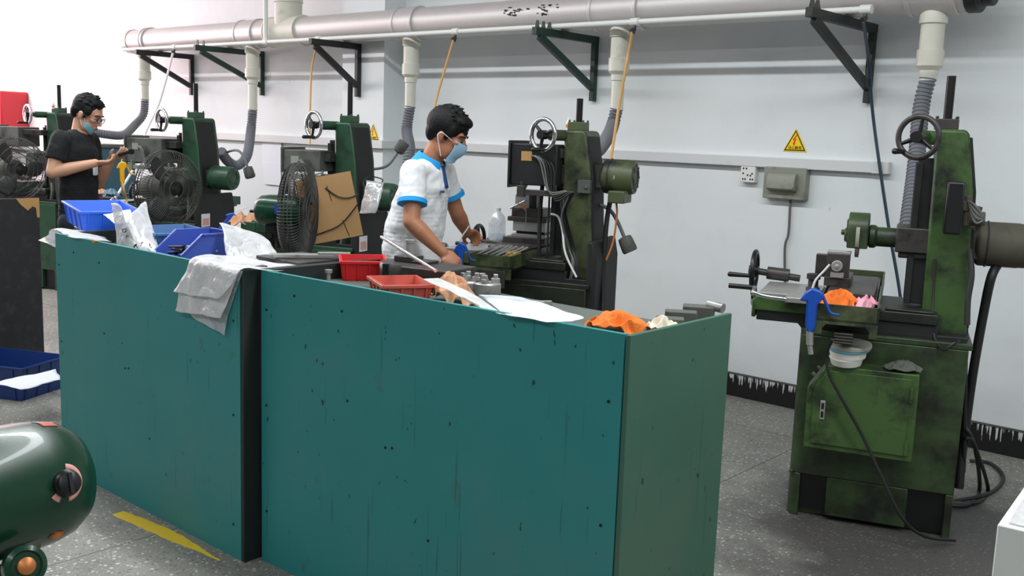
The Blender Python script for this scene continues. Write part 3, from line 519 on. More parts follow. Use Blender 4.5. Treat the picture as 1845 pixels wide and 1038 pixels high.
m = MB(); m.tube([loc(O1, atd(1742, 470, 4.2)), loc(O1, atd(1740, 640, 4.2)), loc(O1, atd(1738, 760, 4.25)), loc(O1, atd(1736, 850, 4.3))], .009, 8); obj('power_hose', m, 'cabk', g1)
m = MB()
for k, (px, py) in enumerate(((1800, 850), (1785, 830))):
    m.tube([loc(O1, atd(1738, 770+k*20, 4.25)), loc(O1, atd(1755, 800, 4.3)), loc(O1, onz(px-20, 880, .02)), loc(O1, onz(px-40, 905+k*4, .015)), loc(O1, onz(1700, 905+k*4, .015))], .009, 8)
m.tube([loc(O1, onz(1705, 905, .02)), loc(O1, onz(1780, 890, .012)), loc(O1, onz(1808, 862, .012)), loc(O1, onz(1785, 835, .012)), loc(O1, onz(1748, 830, .012))], .009, 8)
obj('floor_cable', m, 'cabk', g1)
m = MB(); m.tube([(.145, -.21, .83), (.125, -.16, .76), (.14, -.165, .68), (.20, -.17, .58), (.29, -.17, .44), (.38, -.19, .28), (.47, -.2, .13), (.56, -.14, .05), (.68, -.05, .02)], .007, 8); tag(obj('air_hose', m, 'cabk'), 'thin black air hose hanging across the green cabinet door', 'hose'); bpy.data.objects['air_hose.005'].matrix_world = Matrix.Translation((O1[0], O1[1], 0)) @ Matrix.Rotation(R(20), 4, 'Z')
# placards on the rear covers, extras of others
for g in (g3, g4): obj('warning_plate', MB().box((.70, .05, .80), (.703, .15, .90)), 'paper', g); obj('plate_text', MB().box((.7025, .06, .81), (.7036, .14, .865)), 'peach', g)
obj('motor_label', MB().box((.655+.08, .155, 1.38), (.655+.09, .16, 1.4)), 'steel', g2)
obj('terminal_box', MB().box((.72, .12, 1.255), (.81, .28, 1.32)), 'green2', g2, bevel=.006)
obj('junction_plate', MB().box((.56, .09, 1.30), (.63, .13, 1.37)).cyl((.61, .09, 1.335), (.61, .08, 1.335), .01), 'box', g2, bevel=.003)
m = MB(); m.tube([(.42, .09, 1.18), (.47, .06, 1.17), (.50, .05, 1.1), (.53, .03, .98), (.6, .02, .86)], .006, 6); obj('light_cable', m, 'trunk', g2)
m = MB(); m.tube([(.36, .1, 1.33), (.35, .11, 1.2), (.355, .1, 1.0), (.37, .1, .8)], .012, 8); m.tube([(.42, .05, 1.32), (.42, .05, 1.1), (.42, .05, .8), (.43, .05, .6)], .006, 6); m.tube([(.72, .2, 1.3), (.70, .2, 1.15), (.70, .18, .9), (.715, .15, .7), (.72, .1, .5)], .014, 8); obj('power_cable', m, 'cabk', g2)
m = MB(); m.tube([(.74, .2, 1.28), (.76, .18, 1.2), (.755, .15, 1.05), (.73, .12, .95)], .006, 6); obj('power_cable', m, 'copper', g2)
obj('apron_flap', MB().box((.08, -.206, .80), (.28, -.202, .89)), 'iron', g2, bevel=.002)
# ------------------------------------------------------------------ things on machines
def at_m(O, u, v, z): return tuple(ml(O, u, v, z))
def stack_vise(O, u, v, z, label, spec, mats, extra=None):
    t = thing('precision_vise', label, 'vise', at_m(O, u, v, z), R(20)); 
    for (nm, lo, hi, mt) in spec: obj(nm, MB().box(lo, hi), mt, t, bevel=.002)
    return t
t = stack_vise(O1, .12, .2, .995, 'small steel precision vise standing on the table of the nearest grinder', [('vise_base', (-.05, -.04, 0), (.06, .2, .04), 'iron'), ('jaw', (-.045, -.03, .04), (.05, .02, .14), 'iron'), ('jaw_cap', (-.047, -.03, .14), (.052, .02, .152), 'steel'), ('jaw', (-.10, .1, .02), (-.03, .15, .12), 'iron')], None)
obj('clamp_knob', MB().cyl((.0, -.03, .09), (.0, -.055, .09), .024).cyl((0, -.05, .09), (0, -.062, .09), .008), 'steel', t, bevel=.002); obj('work_piece', MB().box((-.025, -.05, .04), (.03, -.03, .062)), 'steel', t)
t = stack_vise(O2, .21, .28, .995, 'tall stack of steel vise and sine blocks on the table of the olive grinder', [
 ('base_block', (-.12, -.05, 0), (.13, .25, .03), 'iron'), ('riser_block', (-.08, -.02, .03), (.12, .15, .05), 'steel'), ('spacer', (-.06, -.0, .05), (.11, .13, .065), 'blackp'), ('sine_block', (-.07, -.03, .065), (.12, .14, .12), 'steel'),
 ('flange', (-.10, -.04, .12), (.13, .15, .145), 'iron'), ('vise_body', (-.08, -.03, .145), (.105, .13, .195), 'iron'), ('jaw', (-.065, -.02, .195), (.02, .1, .27), 'steel'), ('jaw', (.03, -.0, .195), (.055, .1, .27), 'iron'), ('work_piece', (-.02, -.01, .27), (.03, .04, .285), 'iron')], None)
obj('clamp_bar', MB().cyl((-.08, -.06, .19), (.01, -.05, .24), .005, n=10), 'chrome', t); obj('rag_scrap', MB().prism([(-.04, .215), (.01, .215), (.012, .18), (-.01, .2)], -.055, -.052, 'y'), 'copper', t); obj('chain', MB().cyl((.015, -.05, .2), (.015, -.05, .08), .0025, n=6), 'steel', t)
# round clamps / rods in the trough of the olive grinder
for k in range(16):
    r_ = random.Random(40+k); u = .095+.012*k; c0 = at_m(O2, u, -.185+.01*r_.random(), .958+.006*(k % 3)); c1 = at_m(O2, u+.03+.03*r_.random(), -.03+.03*r_.random(), .992+.01*(k % 2))
    t = tag(obj('steel_rod', MB().cyl(c0, c1, .004, n=8).cyl(V(c0).lerp(V(c1), .8), c1, .0065, n=8), 'steel'), 'thin steel rod lying among others in the olive grinder tray', 'rod', 'steel rods in the olive tray')
t = tag(obj('box_of_bits', MB(Matrix.Translation(at_m(O2, .26, -.06, .945)) @ Matrix.Rotation(R(20), 4, 'Z')).box((-.02, -.04, 0), (.04, .03, .035)), 'guny', bevel=.003), 'small yellow box beside the steel rods in the tray', 'box')
# air guns
def airgun(label, loc_, mt, rot, hose=None):
    t = thing('air_blow_gun', label, 'air gun', loc_, rot=rot)
    m = MB(); m.prism([(-.022, .0), (-.035, -.03), (-.014, -.03), (-.012, -.12), (-.004, -.145), (.012, -.145), (.02, -.12), (.02, -.04), (.038, -.01), (.03, .012), (.0, .022)], -.011, .011, 'y'); obj('body', m, mt, t, bevel=.006)
    obj('nozzle', MB().tube([(.0, 0, .015), (.008, 0, .05), (.03, 0, .085), (.045, 0, .11)], .0035, 8), 'trunk', t)
    obj('trigger', MB().tube([(.03, 0, .0), (.045, 0, -.035), (.06, 0, -.065), (.085, 0, -.07)], .005, 8), mt, t)
    obj('coupling', MB().cyl((.003, 0, -.14), (.006, 0, -.19), .011).cyl((.006, 0, -.19), (.012, 0, -.225), .008), 'steel', t)
    return t
airgun('blue air blow gun hooked on the table edge of the nearest grinder', at_m(O1, .052, -.217, 1.01), 'gun', (0, 0, R(20)))
bpy.data.objects['air_blow_gun'].scale = (1.3, 1.3, 1.1)
airgun('blue air blow gun hanging from the olive grinder tray', tuple(atd(829, 444, 5.22)), 'gun', (0, 0, R(35)))
airgun('yellow air blow gun hanging in front of the man in black', tuple(atd(219, 296, 7.2)), 'guny', (0, 0, R(60)))
airgun('blue air blow gun lying beside tan rags at the grinder left of the cage fan', tuple(atd(418, 388, 6.9)), 'gun', (0, R(40), R(50)))
line('air_hose', 'yellow hose leading down from the yellow air gun', 'amber', [atd(221, 331, 7.2), atd(224, 345, 7.2), atd(228, 360, 7.25), atd(229, 385, 7.2), atd(229, 420, 7.2)], .008)
# rags
def rag(name, label, mt, c, size, rz=0, seed=1, h=.04, cat='rag', n=44, fr=2.2):
    m = MB(); rows = []
    for i in range(n):
        row = []
        for j in range(n):
            a, b = i/(n-1)*2-1, j/(n-1)*2-1; s = 1-.25*noise.noise(V((a*1.3, b*1.3, seed*3.1))); rr_ = math.sqrt(a*a+b*b)
            k = min(1, max(abs(a), abs(b))/max(rr_, 1e-6)) if rr_ > 0 else 1
            x, y = a*k*s, b*k*s; q = V((a*fr*.7, b*fr*.7, seed*7.7)); e = max(0, 1-(x*x+y*y)*.75)
            z = h*(.25+.75*e)*(1-abs(noise.noise(q))*1.9)+h*.45*e+h*.2*noise.noise(q*2.7)*e
            row.append((x*size[0]/2+.06*min(size)*noise.noise(q*1.7+V((9, 0, 0))), y*size[1]/2+.06*min(size)*noise.noise(q*1.7+V((0, 9, 0))), max(.0015, z)))
        rows.append(row)
    m.grid(rows); m.b.verts.ensure_lookup_table(); o = obj(name, m, mt, sol=.003, sub=1); o.location = c; o.rotation_euler = (0, 0, rz); return tag(o, label, cat)
rag('cleaning_rag', 'crumpled orange rag in the tray of the nearest grinder', 'orange', at_m(O1, .15, -.11, .945), (.17, .16), R(20), 3, .055)
rag('cleaning_rag', 'pink rag beside the orange rag in the nearest grinder tray', 'pink', at_m(O1, .255, -.10, .945), (.08, .20), R(0), 5, .045)
rag('cleaning_rag', 'crumpled orange rag on the near corner of the front workbench', 'orange', tuple(onz(1112, 597, 1.03)), (.20, .15), R(5), 8, .045)
rag('cleaning_rag', 'off-white rag next to the orange rag at the bench corner', 'wcloth', tuple(onz(1195, 598, 1.03)), (.09, .12), R(80), 11, .035)
rag('cleaning_rag', 'grey oily rag draped on top of the green electric cabinet', 'grey', at_m(O1, .42, -.06, .705), (.14, .11), R(20), 13, .03)
rag('leather_glove', 'tan leather glove crumpled beside the faded red bin', 'tan', tuple(onz(815, 545, 1.03)), (.20, .13), R(-20), 17, .075, 'glove')
rag('cleaning_rag', 'tan rag on the table of the grinder behind the green fan motor', 'tan', tuple(atd(440, 397, 6.9)-V((0, 0, .03))), (.22, .16), R(30), 19, .07)
rag('cleaning_rag', 'magenta rag on the grinder table in front of the man in black', 'magenta', tuple(atd(155, 357, 7.75)), (.22, .10), R(60), 21, .03)
rag('cleaning_rag', 'pale peach rag next to the magenta rag', 'tan', tuple(atd(178, 353, 7.8)), (.15, .10), R(60), 23, .045)
rag('cleaning_rag', 'blue-grey rag at the end of the row of rags', 'bluerag', tuple(atd(200, 355, 7.8)), (.12, .10), R(60), 25, .05)
wr_ = bpy.data.objects['cleaning_rag.003']; rc = obj('red_tip', MB(Matrix.Translation((.0, -.05, .02))).ell((0, 0, 0), (.006, .014, .006)), 'redp', wr_)
# stack of spare grinding wheels on the cabinet
for k, (z, r, h, mt, lb) in enumerate(((.71, .068, .032, 'wheel', 'white cup grinding wheel at the bottom of the small stack'), (.743, .074, .03, 'wheel', 'white grinding wheel in the middle of the stack on the cabinet'), (.774, .082, .008, 'wblue', 'thin blue-faced disc under the top grinding wheel'), (.783, .083, .016, 'wheelg', 'grey grinding wheel on top of the small stack'))):
    t = obj('grinding_wheel', MB(Matrix.Translation(at_m(O1, .2+.004*k, -.085, z)) @ Matrix.Rotation(R(6), 4, 'X')).lathe([(.012, 0), (r-.004*(k < 2)-.006*(k == 0), 0), (r, h), (.012, h)], None, 48), mt, bevel=.002); tag(t, lb, 'grinding wheel')
t = thing('water_bottle', 'clear plastic water bottle standing behind the rods on the olive grinder', 'bottle', tuple(atd(895, 432, 5.75)))
obj('bottle_body', MB().lathe([(.0, 0), (.045, 0), (.05, .008), (.048, .05), (.05, .06), (.048, .075), (.05, .09), (.05, .11), (.042, .135), (.02, .158), (.016, .165), (.016, .18), (0, .18)], None, 36, False), 'bottle', t); obj('bottle_cap', MB().lathe([(.018, .165), (.018, .183)], None, 24), 'trunk', t); obj('water', MB().lathe([(.046, .004), (.046, .035)], None, 32), 'bottle', t)
for O, px, py, d, lb in ((O2, 1030, 228, 5.35, 'small glue bottle with orange label on the olive grinder column'), (O5, 96, 196, 9.3, 'small spray bottle on the farthest grinder column')):
    p = atd(px, py, d) if O is O5 else ml(O2, .44, .26, 1.632); t = thing('glue_bottle', lb, 'bottle', tuple(p)); obj('bottle_body', MB().lathe([(.012, 0), (.013, .04), (.005, .055), (.002, .08)], None, 16), 'trunk', t); obj('bottle_label', MB().lathe([(.0135, .012), (.0135, .03)], None, 16), 'orange', t)
# ------------------------------------------------------------------ bench clutter
def bin_(name, label, mt, c, size, h, rz, tilt=(0, 0), ribs=4, cat='bin', taper=.88, wall=.004):
    t = thing(name, label, cat, c, rot=(tilt[0], tilt[1], rz)); a, b = size[0]/2, size[1]/2; k = taper
    m = MB(); O_ = [(-a*k, -b*k, 0), (a*k, -b*k, 0), (a*k, b*k, 0), (-a*k, b*k, 0), (-a, -b, h), (a, -b, h), (a, b, h), (-a, b, h)]
    w = wall; I_ = [(-a*k+w, -b*k+w, w), (a*k-w, -b*k+w, w), (a*k-w, b*k-w, w), (-a*k+w, b*k-w, w), (-a+w, -b+w, h), (a-w, -b+w, h), (a-w, b-w, h), (-a+w, b-w, h)]
    m._f(O_+I_, [(3, 2, 1, 0), (0, 1, 5, 4), (1, 2, 6, 5), (2, 3, 7, 6), (3, 0, 4, 7), (8, 9, 10, 11), (8, 12, 13, 9), (9, 13, 14, 10), (10, 14, 15, 11), (11, 15, 12, 8), (4, 5, 13, 12), (5, 6, 14, 13), (6, 7, 15, 14), (7, 4, 12, 15)]); tub = m
    e = .006; m = MB(); m.box((-a-e, -b-e, h-.012), (a+e, -b, h)).box((-a-e, b, h-.012), (a+e, b+e, h)).box((-a-e, -b, h-.012), (-a, b, h)).box((a, -b, h-.012), (a+e, b, h)); obj('rim', m, mt, t, bevel=.002)
    m = tub
    for s, L, ax in ((-1, a, 0), (1, a, 0), (-1, b, 1), (1, b, 1)):
        for i in range(ribs):
            q = (-.75+1.5*i/(ribs-1))*L; o = (b if ax == 0 else a)
            p = [(q-.003, s*o*k, .004), (q+.003, s*o*k, .004), (q+.003, s*(o*k+.006), .004), (q-.003, s*(o*k+.006), .004), (q-.003, s*o*.995, h-.01), (q+.003, s*o*.995, h-.01), (q+.003, s*(o+.004), h-.01), (q-.003, s*(o+.004), h-.01)]
            if ax: p = [(y_, x_, z_) for x_, y_, z_ in p]
            m.hexa(p)
    obj('tub', m, mt, t, smooth=False); return t
bin_('storage_bin', 'bright red plastic bin on the front workbench', 'redp', (-2.96, 2.53, 1.031), (.21, .17), .075, R(-38))
bin_('storage_bin', 'faded red plastic bin half hidden behind the bench panel', 'redp2', (-2.52, 2.32, 1.031), (.22, .17), .06, R(-28))
bin_('storage_bin', 'bright blue ribbed plastic crate at the left end of the bench', 'blue1', tuple(onz(165, 408, 1.085)+V((0, .05, 0))), (.40, .27), .10, R(-14), (0, R(3)))
bin_('storage_bin', 'dull blue plastic crate in the middle of the bench behind the marked bag', 'blue2', (-4.06, 2.36, 1.035), (.36, .26), .095, R(-10))
bin_('storage_bin', 'dull blue plastic crate standing behind the bolt hopper', 'blue2', (-3.83, 2.50, 1.035), (.34, .16), .085, R(-8))
bin_('storage_bin', 'dark blue crate on the floor beside the dark bench', 'blue4', (-5.98, 2.42, .0), (.52, .38), .20, R(25))
c_ = onz(165, 408, 1.085)+V((0, .05, 0)); tag(obj('steel_tray', MB(Matrix.Translation((c_.x, c_.y, 0)) @ Matrix.Rotation(R(-14), 4, 'Z')).box((-.13, -.10, 1.031), (.15, .10, 1.076)), 'iron', bevel=.004), 'flat dark steel tray under the bright blue crate', 'tray')
# open-fronted hopper bin
t = thing('hopper_bin', 'blue open-fronted hopper bin filled with black bolts', 'bin', (-3.70, 2.27, 1.036), R(88)); 
prof = [(-.15, .0), (.12, .0), (.12, .115), (-.04, .115), (-.13, .035)]; m = MB()
m.prism(prof, -.105, -.10, 'y').prism(prof, .10, .105, 'y').box((-.15, -.1, 0), (.12, .1, .006)).box((.114, -.1, 0), (.12, .1, .115)).prism([(-.16, .0), (-.15, 0), (-.145, .035), (-.155, .035)], -.1, .1, 'y'); obj('tub', m, 'blue3', t, bevel=.001)
obj('rim', MB().prism([(-.13, .035), (-.04, .115), (-.04, .121), (-.137, .038)], -.112, -.1, 'y').prism([(-.13, .035), (-.04, .115), (-.04, .121), (-.137, .038)], .1, .112, 'y').box((-.04, -.112, .112), (.126, -.1, .12)).box((-.04, .1, .112), (.126, .112, .12)).box((.114, -.11, .112), (.126, .11, .12)), 'blue3', t, bevel=.001)
for k in range(22):
    r_ = random.Random(k); p = t.matrix_basis @ V((-.10+.11*r_.random(), -.08+.16*r_.random(), .012+.011*(k//5))); a = (r_.random()-.5)*1.2+.4; d = V((cos(a), sin(a), .25*(r_.random()-.2))).normalized()*.06
    o = obj('bolt', MB().cyl(p-d/2, p+d/2, .0045, n=8).cyl(p+d/2, p+d/2+d*.12, .008, n=6), 'blackp' if k % 5 else 'steel'); tag(o, 'loose bolt lying in the blue hopper bin', 'bolt', 'bolts in the blue hopper bin')
# sheets of plastic / paper lofted through rows of (left, right) points
def sheet(name, label, cat, mt, rows, nx=16, ns=6, amp=.006, seed=1, sol=.0008, parent=None, fr=9):
    Ls = spline([V(a) for a, b in rows], ns); Rs = spline([V(b) for a, b in rows], ns); m = MB(); g = []
    for a, b in zip(Ls, Rs):
        row = []
        for i in range(nx+1):
            p = a.lerp(b, i/nx); n3 = noise.noise_vector(p*fr+V((seed*5, 0, 0)))*amp+noise.noise_vector(p*fr*3.1)*amp*.35; row.append(p+n3)
        g.append(row)
    m.grid(g); c = g[-1][0].copy() if parent is None else V((0, 0, 0)); 
    for v in m.b.verts: v.co -= c
    o = obj(name, m, mt, parent, sol=sol, keep=True); o.location = c
    return tag(o, label, cat) if label else o
P = onz; A = atd
yf = 2.02
def fr(px, py, y=yf): return ony(px, py, y)
sheet('plastic_bag', 'clear plastic bag draped over the bench corner, topmost layer of the hanging bags', 'bag', 'bag', [(P(500, 474, 1.06), P(560, 480, 1.06)), (P(430, 462, 1.09), P(500, 488, 1.085)), (fr(352, 463, 2.03), fr(440, 484, 2.02)), (fr(335, 490, 2.005), fr(420, 510, 1.99)), (fr(312, 526, 1.99), fr(392, 537, 1.98))], 22, 8, .007, 2)
sheet('plastic_bag', 'clear plastic bag hanging below the topmost one on the teal bench', 'bag', 'bag', [(fr(345, 466, 2.022), fr(432, 486, 2.018)), (fr(325, 515, 2.01), fr(415, 530, 2.005)), (fr(315, 562, 1.998), fr(398, 573, 1.99))], 18, 10, .007, 4)
sheet('plastic_bag', 'lowest clear plastic bag with a slanting corner hanging on the bench', 'bag', 'bagc', [(fr(360, 480, 2.026), fr(438, 488, 2.024)), (fr(352, 530, 2.02), fr(420, 540, 2.02)), (fr(345, 568, 2.015), fr(409, 575, 2.015)), (fr(395, 598, 2.01), fr(404, 605, 2.01))], 14, 8, .004, 6)
bg1 = sheet('plastic_bag', 'clear plastic bag with black handwriting standing up between the blue crates', 'bag', 'bag', [(A(200, 367, 4.32), A(212, 452, 4.25)), (A(215, 371, 4.28), A(226, 455, 4.2)), (A(228, 400, 4.22), A(244, 457, 4.17)), (A(240, 384, 4.25), A(262, 460, 4.16)), (A(261, 363, 4.4), A(284, 463, 4.15)), (A(264, 374, 4.42), A(293, 462, 4.18))], 16, 7, .008, 9)
mk = MB(); I = Matrix.Translation(-bg1.location)
r_ = random.Random(12)
for (px, py, w) in ((226, 414, 12), (232, 423, 10), (244, 442, 8), (256, 438, 8), (270, 441, 8)):
    d = 4.17; q = [A(px+(r_.random()-.5)*w, py+(r_.random()-.3)*9, d) for _ in range(5)]; mk = MB(I); mk.tube([x_ for x_ in q], .0016, 5, 3); obj('handwriting', mk, 'ink', bg1)
sheet('plastic_bag', 'white plastic bag lying behind the bolt hopper in front of the cage fan', 'bag', 'bag', [(A(394, 403, 4.1), A(425, 408, 4.2)), (A(402, 430, 4.05), A(468, 425, 4.2)), (A(410, 455, 4.02), A(496, 450, 4.15)), (A(412, 472, 4.0), A(512, 476, 4.05))], 18, 8, .012, 15)
sheet('plastic_bag', 'clear plastic bag lying over the left edge of the teal bench', 'bag', 'bag', [(P(180, 420, 1.06), P(200, 436, 1.06)), (P(102, 411, 1.10), P(130, 428, 1.09)), (A(85, 424, 5.0), A(104, 430, 4.95)), (A(70, 434, 5.0), A(103, 446, 4.95))], 12, 8, .006, 18)
# paper on the front bench
pz = 1.093
sheet('paper_sheet', 'large white paper sheet lying near the right end of the front bench', 'paper', 'paper', [(A(862, 531, 3.15), A(940, 535, 3.15)), (P(885, 548, 1.075), P(985, 548, 1.075)), (P(912, 566, 1.09), P(1020, 562, 1.08)), (P(950, 573, 1.092), P(1052, 572, 1.085)), (P(985, 579, 1.093), P(1030, 579, 1.09))], 14, 6, .003, 21, .0006)
sheet('plastic_sleeve', 'grey translucent document sleeve under the white paper sheet', 'plastic sleeve', 'bag', [(A(764, 502, 3.1), A(790, 500, 3.15)), (A(800, 520, 3.05), A(850, 530, 3.12)), (P(855, 550, 1.085), P(900, 560, 1.085)), (P(905, 566, 1.091), P(930, 571, 1.091))], 12, 6, .004, 24)
sheet('white_paper_stack', 'white papers folded inside the bright blue crate', 'paper', 'paper', [(A(185, 386, 4.6), A(236, 378, 4.7)), (A(195, 392, 4.55), A(240, 388, 4.65)), (A(205, 402, 4.5), A(240, 402, 4.6))], 8, 5, .008, 27)
# bench 2 heavy items
t = thing('indexing_chuck', 'large round dark indexing table with a clamping bar on the front bench', 'rotary table', (-2.72, 2.56, 1.031), R(10))
obj('round_body', MB().lathe([(.115, 0), (.118, .01), (.118, .075), (.112, .083), (0, .083)], None, 64), 'iron', t); obj('top_block', MB().box((-.06, -.03, .083), (.02, .05, .105)).box((.02, -.03, .083), (.09, .05, .093)), 'iron', t, bevel=.003)
obj('side_block', MB().box((.04, -.118, 0), (.24, .08, .082)), 'iron', t, bevel=.004); obj('key_slot', MB().box((-.04, -.122, .04), (-.02, -.1, .084)), 'blackp', t)
obj('clamp_post', MB().cyl((-.01, .0, .09), (-.01, .0, .16), .016).cyl((-.01, 0, .155), (-.01, 0, .165), .019).cyl((-.01, 0, .165), (-.01, 0, .167), .007), 'steel', t)
I = local(t); obj('clamping_bar', MB(I).cyl(A(687, 427, 3.62), A(785, 488, 3.34), .0062, n=12), 'chrome', t)
for k, (px, py, lb, z) in enumerate(((845, 524, 'small three-jaw chuck left of its twin on the front bench', 1.031), (878, 528, 'small three-jaw chuck beside the white paper on the front bench', 1.031))):
    c = P(px, py, 1.035); t = thing('lathe_chuck', lb, 'chuck', (c.x, c.y, z), R(30*k)); obj('chuck_body', MB().lathe([(.045, 0), (.048, .004), (.048, .038), (.044, .042), (.012, .042), (.012, .03), (0, .03)], None, 48), 'steel', t)
    for q in range(3): obj('jaw', MB(Matrix.Rotation(2*pi*q/3+.4, 4, 'Z')).box((.013, -.009, .042), (.043, .009, .058)).box((.022, -.009, .058), (.036, .009, .072)), 'steel', t, bevel=.002)
for k, (px, py, s, lb) in enumerate(((1205, 583, (.05, .085, .035), 'dark steel block nearest the corner of the front bench'), (1225, 572, (.05, .10, .038), 'dark steel block in the middle of the row of three'), (1257, 566, (.06, .10, .045), 'dark steel block farthest right in the row of three'))):
    c = P(px, py+6, 1.031+.01); t = thing('steel_block', lb, 'block', (c.x-.01, c.y-.0+.02, 1.031), R(-58), 'steel blocks on the front bench'); obj('block_body', MB().box((-s[0]/2, -s[1]/2, 0), (s[0]/2, s[1]/2, s[2])), 'box', t, bevel=.003)
    if k == 2: obj('round_boss', MB().cyl((.0, .03, .05), (.03, .075, .045), .016), 'steel', t)
t = obj('small_bolt', MB(Matrix.Translation(P(592, 506, 1.035))).cyl((0, 0, 0), (0, 0, .03), .008).cyl((0, 0, .03), (0, 0, .042), .014), 'steel'); tag(t, 'short steel pin standing beside the red bin', 'pin')
for k, (a, b, w, h, lb) in enumerate((((-3.30, 2.36, 1.095), (-3.16, 2.55, 1.095), .03, .01, 'long flat steel ruler lying at the bench corner behind the bags'), ((-3.36, 2.38, 1.09), (-3.2, 2.6, 1.09), .05, .015, 'flat grey steel bar under the ruler'), ((-3.2, 2.50, 1.105), (-3.12, 2.60, 1.105), .03, .018, 'short grey steel channel beyond the ruler'))):
    a, b = V(a), V(b); d = b-a; M_ = Matrix.Translation(a) @ Matrix.Rotation(math.atan2(d.y, d.x), 4, 'Z'); m = MB(M_); m.box((0, -w/2, -h), (d.length, w/2, 0)); 
    if k == 0:
        for q in range(8): m.box((.01+q*.025, -w/2-.001, 0), (.013+q*.025, -w/2+.008, .0006))
    tag(obj('steel_bar', m, 'steel', bevel=.001), lb, 'bar')
tag(obj('steel_support_block', MB().box((-3.17, 2.10, 1.03), (-3.07, 2.17, 1.09)), 'iron', bevel=.002), 'dark steel block at the corner where the two benches meet', 'block')
tag(obj('steel_box', MB().box((-3.42, 2.36, 1.03), (-3.14, 2.59, 1.079)), 'iron', bevel=.003), 'flat dark steel box carrying the ruler and bars', 'box')
for k in range(3):
    c = P(940+k*14, 551-k*2, 1.035); tag(obj('steel_strip', MB(Matrix.Translation((c.x, c.y, 1.031)) @ Matrix.Rotation(R(50), 4, 'Z')).box((-.05, -.007, 0), (.05, .007, .014)), 'steel', bevel=.001), 'steel strip lying behind the white paper on the front bench', 'bar', 'steel strips behind the paper')
# ------------------------------------------------------------------ floor items left
sheet('paper_sheet', 'creased white paper hanging over the floor crate', 'paper', 'paper', [(P(-20, 690, .22), P(40, 700, .22)), (P(20, 684, .225), P(60, 696, .22)), (P(100, 664, .215), P(112, 684, .2))], 10, 6, .012, 31)
sheet('plastic_sleeve', 'clear sleeve of papers leaning against the floor crate', 'plastic sleeve', 'bag', [(A(18, 690, 6.2), A(104, 676, 6.1)), (A(24, 715, 6.05), A(106, 700, 6.0)), (A(34, 741, 5.95), A(106, 726, 5.9))], 10, 6, .01, 33)
ym = MB(); c0, c1 = P(212, 924, .0008), P(395, 1010, .0008); n = 26; d = (c1-c0).normalized(); nn = V((-d.y, d.x, 0)); rr_ = random.Random(5); top = []; bot = []
for i in range(n+1):
    s = i/n; w = .030*(1-abs(2*s-.75)**2.2*.5)*(1-.75*max(0, s-.55)/.45); p = c0.lerp(c1, s)+nn*(.012*sin(s*3)); top.append(p+nn*(w+rr_.random()*.005)); bot.append(p-nn*(w+rr_.random()*.005))
ym.grid([top, bot]); st = obj('yellow_floor_line', ym, mat('worn_yellow_tape', (228, 196, 46), .6, var=.05, grime=(180, 160, 70), g0=.6, g1=.8, gscale=14), sol=.0008, smooth=False); tag(st, 'worn yellow floor tape in front of the left teal bench', 'floor tape')
# white box bottom right with wrapped top
wb = thing('white_cabinet', 'white box corner at the bottom right edge of the photo', 'cabinet', tuple(onz(1797, 945, .855).xy)+(0,), R(5)); 
obj('box_body', MB().box((0, 0, 0), (.6, .5, .855)), 'whitec', wb, bevel=.003)
wc_ = wb.location; q5 = Matrix.Rotation(R(5), 3, 'Z')
def wbp(x, y, z): return V((wc_.x, wc_.y, 0))+q5 @ V((x, y, z))
sheet('plastic_wrap', 'creased clear plastic film lying on the white box', 'plastic film', 'bag', [(wbp(.02, .015, .858), wbp(.5, .01, .858)), (wbp(.02, .12, .872), wbp(.5, .12, .875)), (wbp(.02, .3, .868), wbp(.5, .3, .87)), (wbp(.03, .46, .862), wbp(.5, .46, .862))], 14, 8, .006, 37)
